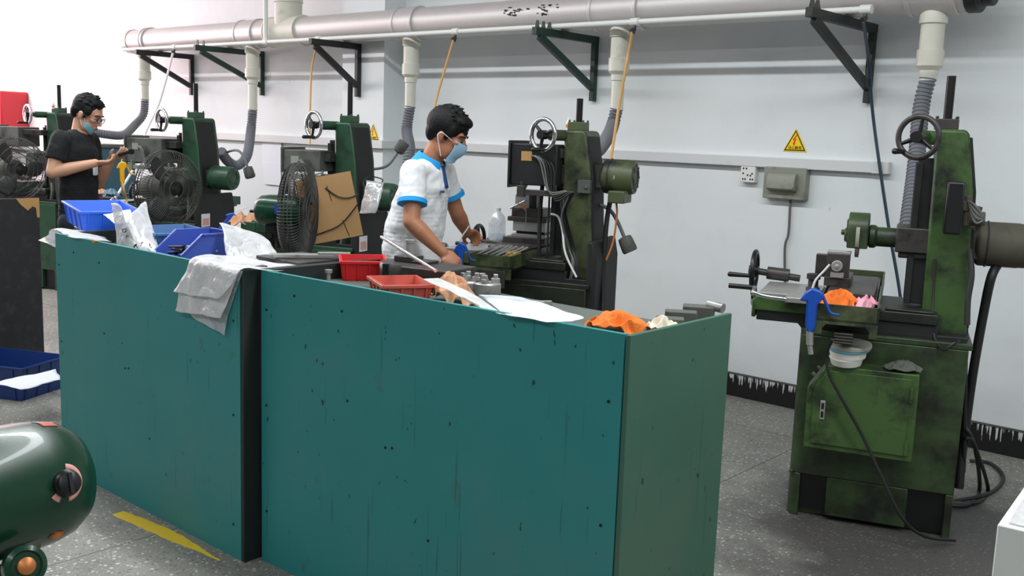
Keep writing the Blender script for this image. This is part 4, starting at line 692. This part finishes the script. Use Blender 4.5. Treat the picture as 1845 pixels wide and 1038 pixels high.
# ------------------------------------------------------------------ fans
def fan(label, c, az, Rr=.27, motor='fanm', depth=.20, el=0, n=64, sticker=False, mLen=.20, mr=.1, wr=.0014):
    # axis: from motor (behind) towards the air outlet
    t = thing('cage_fan', label, 'fan', (c[0], c[1], 0), R(az)); z = c[2]; D = V((1, 0, 0)); cg = MB()
    q = Matrix.Translation((0, 0, z)) @ Matrix.Rotation(R(el), 4, 'Y')
    cg.M = q; 
    for x, r in ((-depth/2, .40), (-depth/2+.012, .75), (-.03, .97), (-.01, 1), (.01, 1), (.03, .97), (depth/2-.004, .55), (depth/2-.012, .75), (depth/2, .4), (depth/2, .22)): cg.torus((x, 0, 0), D, Rr*r, .003, 48, 5)
    for k in range(n):
        a = 2*pi*k/n; e = V((0, cos(a), sin(a)))
        cg.tube([V((-depth/2, 0, 0))+e*Rr*.35, V((-depth/2+.006, 0, 0))+e*Rr*.7, V((-depth/4-.01, 0, 0))+e*Rr*.95, V((0, 0, 0))+e*Rr, V((depth/4+.01, 0, 0))+e*Rr*.95, V((depth/2-.006, 0, 0))+e*Rr*.7, V((depth/2, 0, 0))+e*Rr*.2], wr, 4, 3)
    obj('cage', cg, 'wire', t)
    m = MB(q); m.rev((-depth/2+.05, 0, 0), (-1, 0, 0), [(0, -.05), (mr*.9, -.04), (mr, 0), (mr, mLen*.62), (mr*.93, mLen*.85), (mr*.7, mLen*.97), (mr*.35, mLen*1.02), (0, mLen*1.03)], 40); mo = obj('motor', m, motor, t)
    if sticker: obj('sticker', MB(q).box((-depth/2-.04, -mr-.002, -.01), (-depth/2, -mr+.006, .04)), 'gun', mo)
    m = MB(q); m.rev((.06, 0, 0), (1, 0, 0), [(.05, -.06), (.05, 0), (.0, .015)], 24)
    for k in range(3):
        a = 2*pi*k/3; rows = []
        for i in range(9):
            s = .045+(Rr*.9-.045)*i/8; w = (.35+.5*sin(pi*min(1, i/8*.8+.2)))*.55; tw = .06*(1-.3*i/8)
            rows.append([V((tw*(j/6-.5), s*cos(a+w*(j/6-.5)*2), s*sin(a+w*(j/6-.5)*2))) for j in range(7)])
        m.grid([[V(p) for p in r] for r in rows])
    obj('blades', m, 'black', t, sol=.003)
    zz = z-.02; m = MB(); m.cyl((-depth/2-.08, 0, .0), (-depth/2-.08, 0, zz-mr-.02), .018); m.cyl((-depth/2-.08, 0, .0), (-depth/2-.08, 0, .55), .026); obj('pole', m, 'black', t)
    obj('fan_base', MB(Matrix.Translation((-depth/2-.08, 0, 0))).lathe([(.22, 0), (.22, .02), (.06, .05), (.03, .08)], None, 40), 'black', t)
    obj('tilt_bracket', MB().box((-depth/2-.11, -.03, zz-mr-.06), (-depth/2-.05, .03, zz-mr+.03)).cyl((-depth/2-.08, -.06, zz-mr-.03), (-depth/2-.08, .06, zz-mr-.03), .016), 'black', t)
    return t
f3 = atd(538, 381, 5.6); fan('wire cage fan with a glossy green motor and cardboard taped behind it', f3, 38, .27, 'fanm', .14, sticker=True, mLen=.22, mr=.088, n=96, wr=.0019)
f4 = atd(303, 340, 7.0); fan('dark wire cage fan turned away from the camera, right of the yellow air gun', f4, 8, .265, 'box', .18, mLen=.22, mr=.085, n=84)
f5 = atd(28, 305, 8.0); fan('dusty wire cage fan at the left edge of the photo', f5, 5, .25, 'box', .18, mLen=.16, mr=.08, n=84)
# cardboard behind fan 3
cb = thing('cardboard_sheet', 'brown cardboard sheet tied beside the cage fan in front of a grinder', 'cardboard', tuple(atd(600, 374, 5.85)), rot=(0, 0, 0)); cbM = Matrix((r2, -fwd, u2)).transposed().to_3x3(); ez = (Matrix.Rotation(R(-46), 3, 'Z')).to_euler()
cb.rotation_euler = (0, R(-12), R(50)); obj('board', MB().box((-.18, -.002, -.19), (.14, .002, .19)), 'cardb', cb)
obj('cord', MB().tube([(-.02, -.006, .12), (.04, -.01, .06), (.1, -.008, .04), (.16, -.006, .05)], .004, 6).tube([(-.16, -.006, -.14), (-.08, -.008, -.13), (.03, -.01, -.1), (.15, -.01, .0)], .004, 6).cyl((-.01, -.004, .13), (.0, -.004, .04), .002).cyl((.06, -.004, -.18), (.04, -.004, -.08), .002), 'cabk', cb)
hs = thing('hanging_switch', 'plastic-wrapped tan switch hanging on the motor behind the polo-shirted man', 'switch', tuple(A(664, 362, 6.35)))
Ih = local(hs); obj('switch_body', MB(Ih @ Matrix.Translation(hs.location) @ Matrix.Rotation(R(50), 4, 'Z') @ Matrix.Rotation(R(15), 4, 'Y')).box((-.03, -.015, -.07), (.03, .015, .07)), 'tan', hs, bevel=.006)
sw = sheet('plastic_wrap', None, None, 'bagc', [(A(662, 325, 6.32), A(694, 330, 6.32)), (A(655, 350, 6.27), A(686, 360, 6.28)), (A(650, 382, 6.27), A(674, 385, 6.28))], 8, 6, .02, 41, parent=hs); sw.location = -hs.location
obj('cord', MB(Ih).tube([A(664, 350, 6.36), A(655, 330, 6.4), A(664, 318, 6.5), A(690, 325, 6.6), ml(O3, .70, .19, 1.2)] , .004, 6), 'cabk', hs)
# very near fan motor bottom left
nf = thing('industrial_fan', 'glossy dark green fan motor with a black speed dial at the lower left', 'fan', (-1.80, .62, 0)); I = local(nf)
cen = A(38, 877, 1.75); ax = (A(168, 847, 1.82)-A(-60, 905, 1.62)).normalized(); r_m = .112
prof = [(0, -.36), (r_m*1.0, -.34), (r_m, -.10), (r_m, .0), (r_m*.985, .03), (r_m*.93, .06), (r_m*.8, .085), (r_m*.55, .105), (r_m*.25, .113), (0, .115)]
mo = obj('motor_housing', MB(I).rev(cen, ax, prof, 64), 'fanm', nf)
tocam = (V((0, 0, 1.6))-cen).normalized()
kc = A(121, 871, 1.66); nrm = ((kc-(cen+ax*.02)).normalized()+tocam*.4).normalized(); kc = kc
qa = ax.to_track_quat('Z', 'Y'); ex, ey = qa @ V((1, 0, 0)), qa @ V((0, 1, 0))
def hsurf(h, a, off=.0008): # point on the housing at axial height h and angle a
    for (r0, h0), (r1_, h1) in zip(prof, prof[1:]):
        if h0 <= h <= h1: rr = r0+(r1_-r0)*(h-h0)/max(1e-6, h1-h0); break
    return cen+ax*h+(ex*cos(a)+ey*sin(a))*(rr+off)
def hfind(px, py): # the visible housing point seen near this direction
    best = None
    for i in range(60):
        for j in range(180):
            p = hsurf(-.1+.2*i/60, 2*pi*j/180)
            if (p-cen).dot(V((0, 0, 1.6))-cen) < 0: continue
            v = p-V((0, 0, CH)); d = v.dot(fwd); e = (v.dot(r2)/d*FPX+922.5-px)**2+(519-v.dot(u2)/d*FPX-py)**2
            if best is None or e < best[0]: best = (e, -.1+.2*i/60, 2*pi*j/180)
    return best[1], best[2]
hk, ak = hfind(117, 871); kc = hsurf(hk, ak); nrm = (hsurf(hk, ak+.01)-hsurf(hk, ak-.01)).cross(hsurf(hk+.004, ak)-hsurf(hk-.004, ak)).normalized()
if nrm.dot(kc-cen) < 0: nrm = -nrm
nf0 = nrm; nrm = (nrm+tocam*.9).normalized()
m = MB(I); m.rev(kc-nrm*.006, nrm, [(.023, 0), (.023, .014), (.021, .017), (.019, .019), (.019, .026), (.016, .028), (0, .028)], 28); m.box((-.003, -.017, 0), (.003, .017, .006), Matrix.Translation(kc+nrm*.020) @ nrm.to_track_quat('Z', 'Y').to_matrix().to_4x4()); obj('speed_dial', m, 'blackp', mo)
nrm = nf0; t1_ = (r2-nrm*r2.dot(nrm)).normalized(); t2_ = nrm.cross(t1_)
def onhouse(p): # drop a point near the housing onto its skin
    h = (p-cen).dot(ax); q = p-cen-ax*h; return hsurf(max(-.3, min(.11, h)), math.atan2(q.dot(ey), q.dot(ex)), .0012)
rows = [[onhouse(kc+(t1_*cos(R(a))+t2_*sin(R(a)))*rr) for a in range(-65, 100, 8)] for rr in (.024, .029, .034)]
m = MB(I); m.grid(rows); rows = [[onhouse(kc+(t1_*cos(R(a))+t2_*sin(R(a)))*rr) for a in range(-130, -90, 8)] for rr in (.024, .029, .034)]; m.grid(rows); obj('dial_label', m, 'peach', mo, sol=.0006)
h0, a0 = hfind(90, 763); rows = [[hsurf(h0-.02+.03*i/5, a0-.09+.2*j/5, .001) for j in range(6)] for i in range(6)]; m = MB(I); m.grid(rows); obj('top_sticker', m, 'redp2', mo, sol=.0006)
rows = [[hsurf(h0-.026+.042*i/5, a0-.13+.05*j/5, .0006) for j in range(6)] for i in range(6)]; m = MB(I); m.grid(rows); obj('top_label', m, 'wblue', mo, sol=.0004)
dn = (u2*-1); b0 = A(20, 985, 1.70); m = MB(I); m.tube([A(95, 945, 1.72), A(70, 962, 1.7), A(45, 990, 1.68), A(20, 1010, 1.66)], .012, 8); m.cyl(A(10, 1000, 1.66), A(60, 970, 1.70), .02); obj('tilt_bracket', m, 'box', nf)
m = MB(I); w0 = A(46, 1020, 1.62); td = (V((0, 0, 1.6))-w0).normalized(); td = (td+r2*.35).normalized(); m.rev(w0-td*.02, td, [(.032, 0), (.034, .008), (.033, .022), (.025, .026), (.022, .022), (0, .022)], 36); kn = obj('tension_knob', m, 'fanm', nf); obj('knob_bolt', MB(I).rev(w0-td*.0, td, [(.014, 0), (.014, .008), (.009, .011), (0, .011)], 24), 'copper', kn)
obj('terminal_boss', MB(I).rev(A(96, 945, 1.72), (0, 0, -1), [(.012, -.02), (.012, .012), (.016, .014), (.016, .02), (0, .02)], 20), 'copper', mo)
px_ = A(20, 1010, 1.68); obj('pole', MB(I).cyl((px_.x, px_.y, 0), (px_.x, px_.y, px_.z-.01), .022), 'black', nf); obj('fan_base', MB(I @ Matrix.Translation((px_.x, px_.y, 0))).lathe([(.24, 0), (.24, .02), (.05, .06), (.03, .09)], None, 40), 'black', nf)
# ------------------------------------------------------------------ far left things
t = thing('blue_cabinet', 'teal-blue steel cabinet between the man in black and the far grinder', 'cabinet', tuple(A(188, 330, 9.75))); t.location.z = 0
obj('cabinet_body', MB(Matrix.Rotation(R(20), 4, 'Z')).box((-.22, -.2, 0), (.16, .25, 1.33)), 'teal', t, bevel=.01); obj('cabinet_top', MB(Matrix.Rotation(R(20), 4, 'Z')).box((-.23, -.21, 1.33), (.17, .26, 1.36)), 'box', t, bevel=.004)
tag(obj('wooden_block', MB(Matrix.Translation((bpy.data.objects['blue_cabinet'].location.x-.12, bpy.data.objects['blue_cabinet'].location.y-.1, 1.39)) @ Matrix.Rotation(R(20), 4, 'Z')).box((-.08, -.06, -.03), (.08, .06, .05)), 'ply', bevel=.004), 'small brown block on top of the teal-blue cabinet', 'block')
t = thing('red_wall_cabinet', 'red enamelled cabinet with a round black opening at the left edge', 'cabinet', (-13.45, 5.65, 1.40))
obj('cabinet_body', MB().box((-.5, -.35, 0), (.40, 0, .50)), 'redcab', t, bevel=.02); obj('round_cover', MB().cyl((-.0, -.37, .14), (-.0, -.34, .14), .25, n=48), 'blackp', t)
# ------------------------------------------------------------------ people
def R3(ax, deg): return Matrix.Rotation(R(deg), 3, ax)
def hand(mb, w, d, palm_n, curl=35, s=1, side=1, spread=.35):
    """adds palm + five fingers; w wrist, d direction of palm, palm_n direction the palm faces"""
    w, d, pn = V(w), V(d).normalized(), V(palm_n).normalized(); x = d.cross(pn).normalized()*side; pn = x.cross(d).normalized()*side if False else pn
    pn = (pn-d*pn.dot(d)).normalized(); x = d.cross(pn).normalized()*side
    pc = w+d*.045*s
    rot = Matrix((x, d, pn)).transposed(); mb.ell(pc, (.040*s, .052*s, .016*s), rot, 16, 12)
    for i, (off, L) in enumerate(((-.028, .066), (-.010, .075), (.010, .070), (.027, .056))):
        b = w+d*.082*s+x*off*s; ang = curl; q = d.copy(); r = .0088*s
        for k, f in enumerate((.45, .32, .23)):
            q = Matrix.Rotation(R(ang*(.9 if k == 0 else .8)), 3, x if True else x) @ q if False else (q*cos(R(ang*.85))+(pn*cos(R(ang*.85*k))-d*sin(R(ang*.85*k)))*sin(R(ang*.85)))
            q.normalize(); e = b+q*L*f*s; mb.cap(b, r, e, r*.92); b = e; r *= .93
    tb = w+d*.025*s-x*.032*s; td = (d*.75-x*.55+pn*.45).normalized(); e = tb+td*.035*s; mb.cap(tb, .013*s, e, .0105*s); e2 = e+(d*.8+pn*.5-x*.05).normalized()*.028*s; mb.cap(e, .0105*s, e2, .0085*s)
def person(name, label, loc_, az, J, skin, head_pitch, head_yaw=0, hands=None, clothes=None):
    t = thing(name, label, 'person', loc_, R(az)); b = MB(); hc = V(J['head']); hr = (R3('Z', head_yaw) @ R3('Y', head_pitch)); H = Matrix.Translation(hc) @ hr.to_4x4()
    def hp(p): return H @ V(p)
    # head
    b.ell(hp((-.012, 0, .030)), (.097, .077, .088), hr, 28, 20); b.ell(hp((.025, 0, -.03)), (.066, .059, .080), hr, 24, 18); b.ell(hp((.048, 0, -.088)), (.036, .036, .026), hr)
    b.ell(hp((.066, 0, .028)), (.024, .05, .026), hr); b.ell(hp((.02, .04, -.06)), (.045, .022, .045), hr); b.ell(hp((.02, -.04, -.06)), (.045, .022, .045), hr)
    b.cap(hp((.088, 0, .012)), .0075, hp((.104, 0, -.028)), .0125); b.ell(hp((.096, .011, -.032)), (.01, .008, .008), hr); b.ell(hp((.096, -.011, -.032)), (.01, .008, .008), hr)
    b.ell(hp((.085, 0, -.058)), (.011, .022, .007), hr); b.ell(hp((.083, 0, -.069)), (.010, .019, .007), hr)
    for s in (1, -1):
        b.ell(hp((.062, s*.038, -.012)), (.025, .024, .018), hr); er = hr @ R3('Z', s*20); b.ell(hp((-.008, s*.078, -.012)), (.017, .009, .030), er); b.ell(hp((-.012, s*.084, -.004)), (.015, .006, .022), er)
    b.cap(J['neck'], .056, hp((-.02, 0, -.05)), .052)
    # trunk, limbs
    def ring(p, rx, ry, rz=.08): b.ell(p, (rx, ry, rz), None, 24, 14)
    for (p, rx, ry) in J['trunk']: ring(p, rx-.012, ry-.012)
    for s in ('r', 'l'):
        sh, el, wr = V(J[s+'sh']), V(J[s+'el']), V(J[s+'wr']); b.cap(sh, .050, el, .040); mid = el.lerp(wr, .28); b.cap(el, .040, mid, .043); b.cap(mid, .043, wr, .027)
        hd, pn, curl = J[s+'hand']; hand(b, wr, hd, pn, curl, 1, 1 if s == 'r' else -1)
        hi, kn, an = V(J[s+'hip']), V(J[s+'kn']), V(J[s+'an']); b.cap(hi, .080, kn, .052); b.cap(kn, .052, kn.lerp(an, .3), .054); b.cap(kn.lerp(an, .3), .054, an, .036)
    body = obj('body', b, skin, t, remesh=.0052, sm=3)
    # eyes, brows
    for s in (1, -1):
        e = obj('eye', MB().ell(hp((.076, s*.031, .004)), (.0115, .0155, .0065), hr @ R3('Z', s*18)), 'white', body); obj('iris', MB().ell(hp((.0865, s*.029, .003)), (.0045, .006, .0055), hr), 'hair', e)
        obj('eyelid', MB().tube([hp((.074, s*.048, .005)), hp((.087, s*.032, .009)), hp((.086, s*.016, .004))], .0014, 6, 4), 'hair', body)
        obj('eyebrow', MB().tube([hp((.074, s*.054, .026)), hp((.090, s*.034, .032)), hp((.092, s*.014, .026))], .0032, 6, 4), 'hair', body)
    obj('lips', MB().ell(hp((.0935, 0, -.062)), (.005, .021, .007), hr), 'lip', body)
    return t, body, H, hr, hp
def hair(parent, hp, hr, seed=1, fringe=1.0, vol=1.0, recede=0):
    m = MB(); m.ell(hp((-.024, 0, .046)), (.100*vol, .087*vol, .088*vol), hr, 28, 20); m.ell(hp((-.068, 0, .0)), (.046, .070, .066), hr); m.ell(hp((-.03, 0, .02)), (.088, .0865, .05), hr)
    m.ell(hp((.045-recede, 0, .092)), (.05, .066, .032), hr)
    for s in (1, -1): m.ell(hp((.018, s*.070, .034)), (.032, .016, .040), hr); m.ell(hp((.018, s*.074, .0)), (.010, .008, .022), hr)
    r_ = random.Random(seed)
    for k in range(70):
        a = r_.random()*2*pi; e = .25+r_.random()*1.2; p = V((-.024+.092*vol*cos(e)*cos(a), .08*vol*cos(e)*sin(a), .048+.082*vol*sin(e))); n_ = V((p.x+.024, p.y, p.z-.046)).normalized()
        d = (n_*.45+V((.5, .3*(r_.random()-.5), .15*(r_.random()))).normalized()*.7).normalized(); m.cap(hp(p), .010, hp(p+d*.026*(.6+r_.random()*.7)), .003)
    for k in range(14):
        y = (k/13-.5)*.105; p = V((.062-recede-abs(y)*.35, y, .088)); m.cap(hp(p), .013, hp(p+V((.022*fringe, (r_.random()-.5)*.012, -.030*fringe*(.5+r_.random())))), .004)
    return obj('hair', m, 'hair', parent, remesh=.0042, sm=1)
def shirt(parent, J, mt, slv, extra=0, name='shirt', hem=None, wr=.006):
    m = MB()
    for (p, rx, ry) in J['trunk']: m.ell(p, (rx+extra, ry+extra, .085), None, 28, 16)
    P_ = [V(p) for p, _, _ in J['trunk']]
    tk = J['trunk']
    for (p, rx, ry), (q, sx, sy) in zip(tk, tk[1:]):
        p, q = V(p), V(q)
        for k in range(1, 5): f = k/5; c = p.lerp(q, f); m.ell(c, ((rx*(1-f)+sx*f)+extra, (ry*(1-f)+sy*f)+extra, .05), None, 28, 10)
    for s in ('r', 'l'):
        sh, el = V(J[s+'sh']), V(J[s+'el']); e = sh.lerp(el, slv); m.cap(sh, .066, sh.lerp(el, .3), .066); d = (el-sh).normalized(); m.cyl(sh, e, .064, .064, 24)
        tp = V(J['neck']); m.cap(tp-V((0, 0, .03)), .052, sh, .058)
    o = obj(name, m, mt, parent, remesh=.0065, sm=4)
    tx = bpy.data.textures.new('folds', 'CLOUDS'); tx.noise_scale = .09; tx.noise_depth = 2; q = o.modifiers.new('d', 'DISPLACE'); q.texture = tx; q.strength = .022; q.mid_level = .5; return o
def trousers(parent, J, mt):
    m = MB(); p, rx, ry = J['trunk'][0]; m.ell(V(p)-V((0, 0, .02)), (rx-.004, ry-.002, .10), None, 24, 14)
    for s in ('r', 'l'):
        hi, kn, an = V(J[s+'hip']), V(J[s+'kn']), V(J[s+'an']); m.cap(hi, .098, kn, .070); m.cap(kn, .070, an-V((0, 0, .0)), .060)
    return obj('trousers', m, mt, parent, remesh=.008, sm=4)
def shoes(parent, J, mt='blackp'):
    for s in ('r', 'l'):
        a = V(J[s+'an']); m = MB(); m.ell((a.x+.05, a.y, .04), (.135, .05, .040)); m.ell((a.x-.03, a.y, .055), (.06, .042, .055)); obj('shoe', m, mt, parent, remesh=.007, sm=2)
legs = dict(rhip=(0, -.09, .90), lhip=(0, .09, .90), rkn=(.02, -.10, .49), lkn=(.03, .11, .49), ran=(-.02, -.11, .08), lan=(.0, .12, .08))
J2 = dict(head=(.178, .0, 1.582), neck=(.095, 0, 1.455), trunk=[((.0, 0, .93), .145, .175), ((.0, 0, 1.02), .150, .178), ((.012, 0, 1.12), .148, .175), ((.035, 0, 1.22), .135, .175), ((.06, 0, 1.32), .120, .180), ((.075, 0, 1.385), .092, .165)],
  rsh=(.075, -.175, 1.395), rel=(.10, -.255, 1.165), rwr=(.245, -.205, 1.022), lsh=(.085, .175, 1.40), lel=(.145, .25, 1.18), lwr=(.155, .385, 1.065),
  rhand=((.75, .25, -.55), (-.3, .6, -.6), 50), lhand=((.1, .95, -.2), (.5, -.2, -.8), 45), **legs)
b2 = atd(742, 470, 5.12)
t2, body2, H2, hr2, hp2 = person('person', 'person in white polo shirt with blue collar and face mask at the olive grinder', (b2.x, b2.y, 0), 24, J2, 'skin2', 24, 4)
hair(body2, hp2, hr2, 4, 1.25, 1.06); sh2 = shirt(t2, J2, 'polo', .62); trousers(t2, J2, 'navy'); shoes(t2, J2)
def cuff(J, s, slv, mt, parent, w=.022): 
    sh, el = V(J[s+'sh']), V(J[s+'el']); d = (el-sh).normalized(); e = sh.lerp(el, slv); obj('cuff', MB().rev(e-d*w, d, [(.060, 0), (.0715, 0), (.073, w*1.1), (.055, w*1.1)], 36), mt, parent, bevel=.002)
cuff(J2, 'r', .64, 'pblue', sh2); cuff(J2, 'l', .64, 'pblue', sh2)
# collar: a band rising around the neck, open at the front
def collar(J, mt, parent, r0=.066, r1=.070, lift=.0, h=.045, tilt=18, gap=28):
    c = V(J['neck'])+V((-.004, 0, -.012)); q = R3('Y', tilt); rows = []
    for k in range(37):
        a = R(gap+(360-2*gap)*k/36); e = V((cos(a), sin(a), 0)); f = abs(k/36-.5)*2; drop = .030*max(0, f-.45)
        rows.append([c+q @ (e*r0*1.0+V((0, 0, h*.8-drop))), c+q @ (e*(r0+.006)+V((0, 0, h-drop))), c+q @ (e*(r1+.016)+V((0, 0, h*.2-drop*1.8))), c+q @ (e*(r1+.03)+V((.0, 0, -.012-drop*2.2)))])
    m = MB(); m.grid(rows); obj('collar', m, mt, parent, sol=.004, sub=1)
collar(J2, 'pblue', sh2)
pl = MB(); rows = []
for k in range(7): 
    z = 1.43-.018*k; x = .146+.0042*k; rows.append([(x+.012, -.022, z), (x+.018, 0, z), (x+.012, .02, z)])
pl.grid(rows); obj('placket', pl, 'pdark', sh2, sol=.01)
mlogo = MB().box((.176, -.075, 1.30), (.19, -.055, 1.31)); obj('chest_logo', mlogo, 'pdark', sh2)
# mask of the polo man
def facemask(hp, parent, mt, dz=0, dx=0, sc=1):
    rows = []
    for i in range(13):
        f = i/12; z = .004-.098*f; row = []
        for j in range(17):
            a = R(-62+124*j/16); rx = .076+.018*sin(pi*min(1, f*1.1+.12))+.003*(abs(((f*5) % 1)-.5)); ry = .066
            ce = cos(a)**.8 if cos(a) > 0 else 0
            row.append(hp((dx+.018+rx*ce*(1-.10*f)+.012*math.exp(-(a/.35)**2)*(1-f), ry*sin(a)*(1-.18*f), dz+z-.016*abs(sin(a))*(f > .5)*0+.012*abs(sin(a))*(1-2*f))))
        rows.append(row)
    m = MB(); m.grid(rows); o = obj('face_mask', m, mt, parent, sol=.002, sub=1)
    for s in (1, -1):
        obj('ear_loop', MB().tube([hp((dx+.05, s*.060, dz+.006)), hp((.02, s*.083, .004)), hp((-.008, s*.096, .010)), hp((-.022, s*.093, -.01)), hp((-.008, s*.086, -.035)), hp((.03, s*.066, dz-.085))], .0017, 6, 5), 'paper', o)
    return o
facemask(hp2, body2, 'mask', -.014)
J1 = dict(head=(.08, 0, 1.628), neck=(.02, 0, 1.495), trunk=[((.0, 0, .95), .125, .165), ((.0, 0, 1.05), .120, .160), ((.0, 0, 1.15), .118, .165), ((.0, 0, 1.26), .120, .172), ((.005, 0, 1.38), .112, .178), ((.008, 0, 1.445), .085, .165)],
  rsh=(-.02, -.18, 1.455), rel=(-.05, -.245, 1.245), rwr=(.18, -.12, 1.31), lsh=(.0, .18, 1.45), lel=(.04, .20, 1.15), lwr=(.20, .09, 1.335),
  rhand=((.9, .35, .05), (.0, .3, .9), 38), lhand=((.8, -.4, .25), (.2, .2, .9), 30), **legs)
b1 = atd(140, 300, 6.8)
t1, body1, H1, hr1, hp1 = person('person', 'person in black t-shirt and glasses holding a small dark tool', (b1.x, b1.y, 0), 38, J1, 'skin', 26, 0)
hair(body1, hp1, hr1, 9, .35, .98, .022); sh1 = shirt(t1, J1, 'tee', .62); trousers(t1, J1, 'navy'); shoes(t1, J1)
obj('chest_print', MB().box((.112, -.03, 1.22), (.13, .03, 1.31)), 'paper', sh1, bevel=.01)
m = MB()
for s in (1, -1):
    m.torus(hp1((.101, s*.031, .0)), hr1 @ V((1, 0, 0)), .021, .0018, 28, 6); m.tube([hp1((.098, s*.052, .004)), hp1((.06, s*.072, .004)), hp1((-.008, s*.086, .004))], .0018, 6, 3)
m.tube([hp1((.103, .011, .004)), hp1((.108, 0, .007)), hp1((.103, -.011, .004))], .0018, 6, 3); gl = obj('glasses', m, 'blackp', body1)
for s in (1, -1): obj('lens', MB().rev(hp1((.101, s*.031, 0)), hr1 @ V((1, 0, 0)), [(.02, -.0005), (.02, .0005)], 28), 'lens', gl)
# lowered mask under the chin
rows = []
for i in range(7):
    f = i/6; row = []
    for j in range(13): a = R(-75+150*j/12); row.append(hp1((.018+.068*cos(a)*(1-.25*f), .062*sin(a), -.082-.035*f+.04*abs(sin(a)))))
    rows.append(row)
m = MB(); m.grid(rows); cmk = obj('chin_mask', m, 'maskc', body1, sol=.003, sub=1)
for s in (1, -1): obj('ear_loop', MB().tube([hp1((.03, s*.064, -.04)), hp1((.0, s*.083, .01)), hp1((-.02, s*.088, .0)), hp1((.02, s*.068, -.07))], .0017, 6, 4), 'paper', cmk)
hh = Matrix.Translation((b1.x, b1.y, 0)) @ Matrix.Rotation(R(38), 4, 'Z'); q = hh @ V((.32, .02, 1.375))
tag(obj('dial_gauge', MB(Matrix.Translation(q) @ Matrix.Rotation(R(50), 4, 'Z') @ Matrix.Rotation(R(-20), 4, 'Y')).box((-.045, -.006, -.01), (.045, .006, .012)).cyl((.045, -.009, .0), (.045, .009, .0), .02), 'rod', bevel=.004), 'small dark measuring tool held in the hands of the man in black', 'tool')
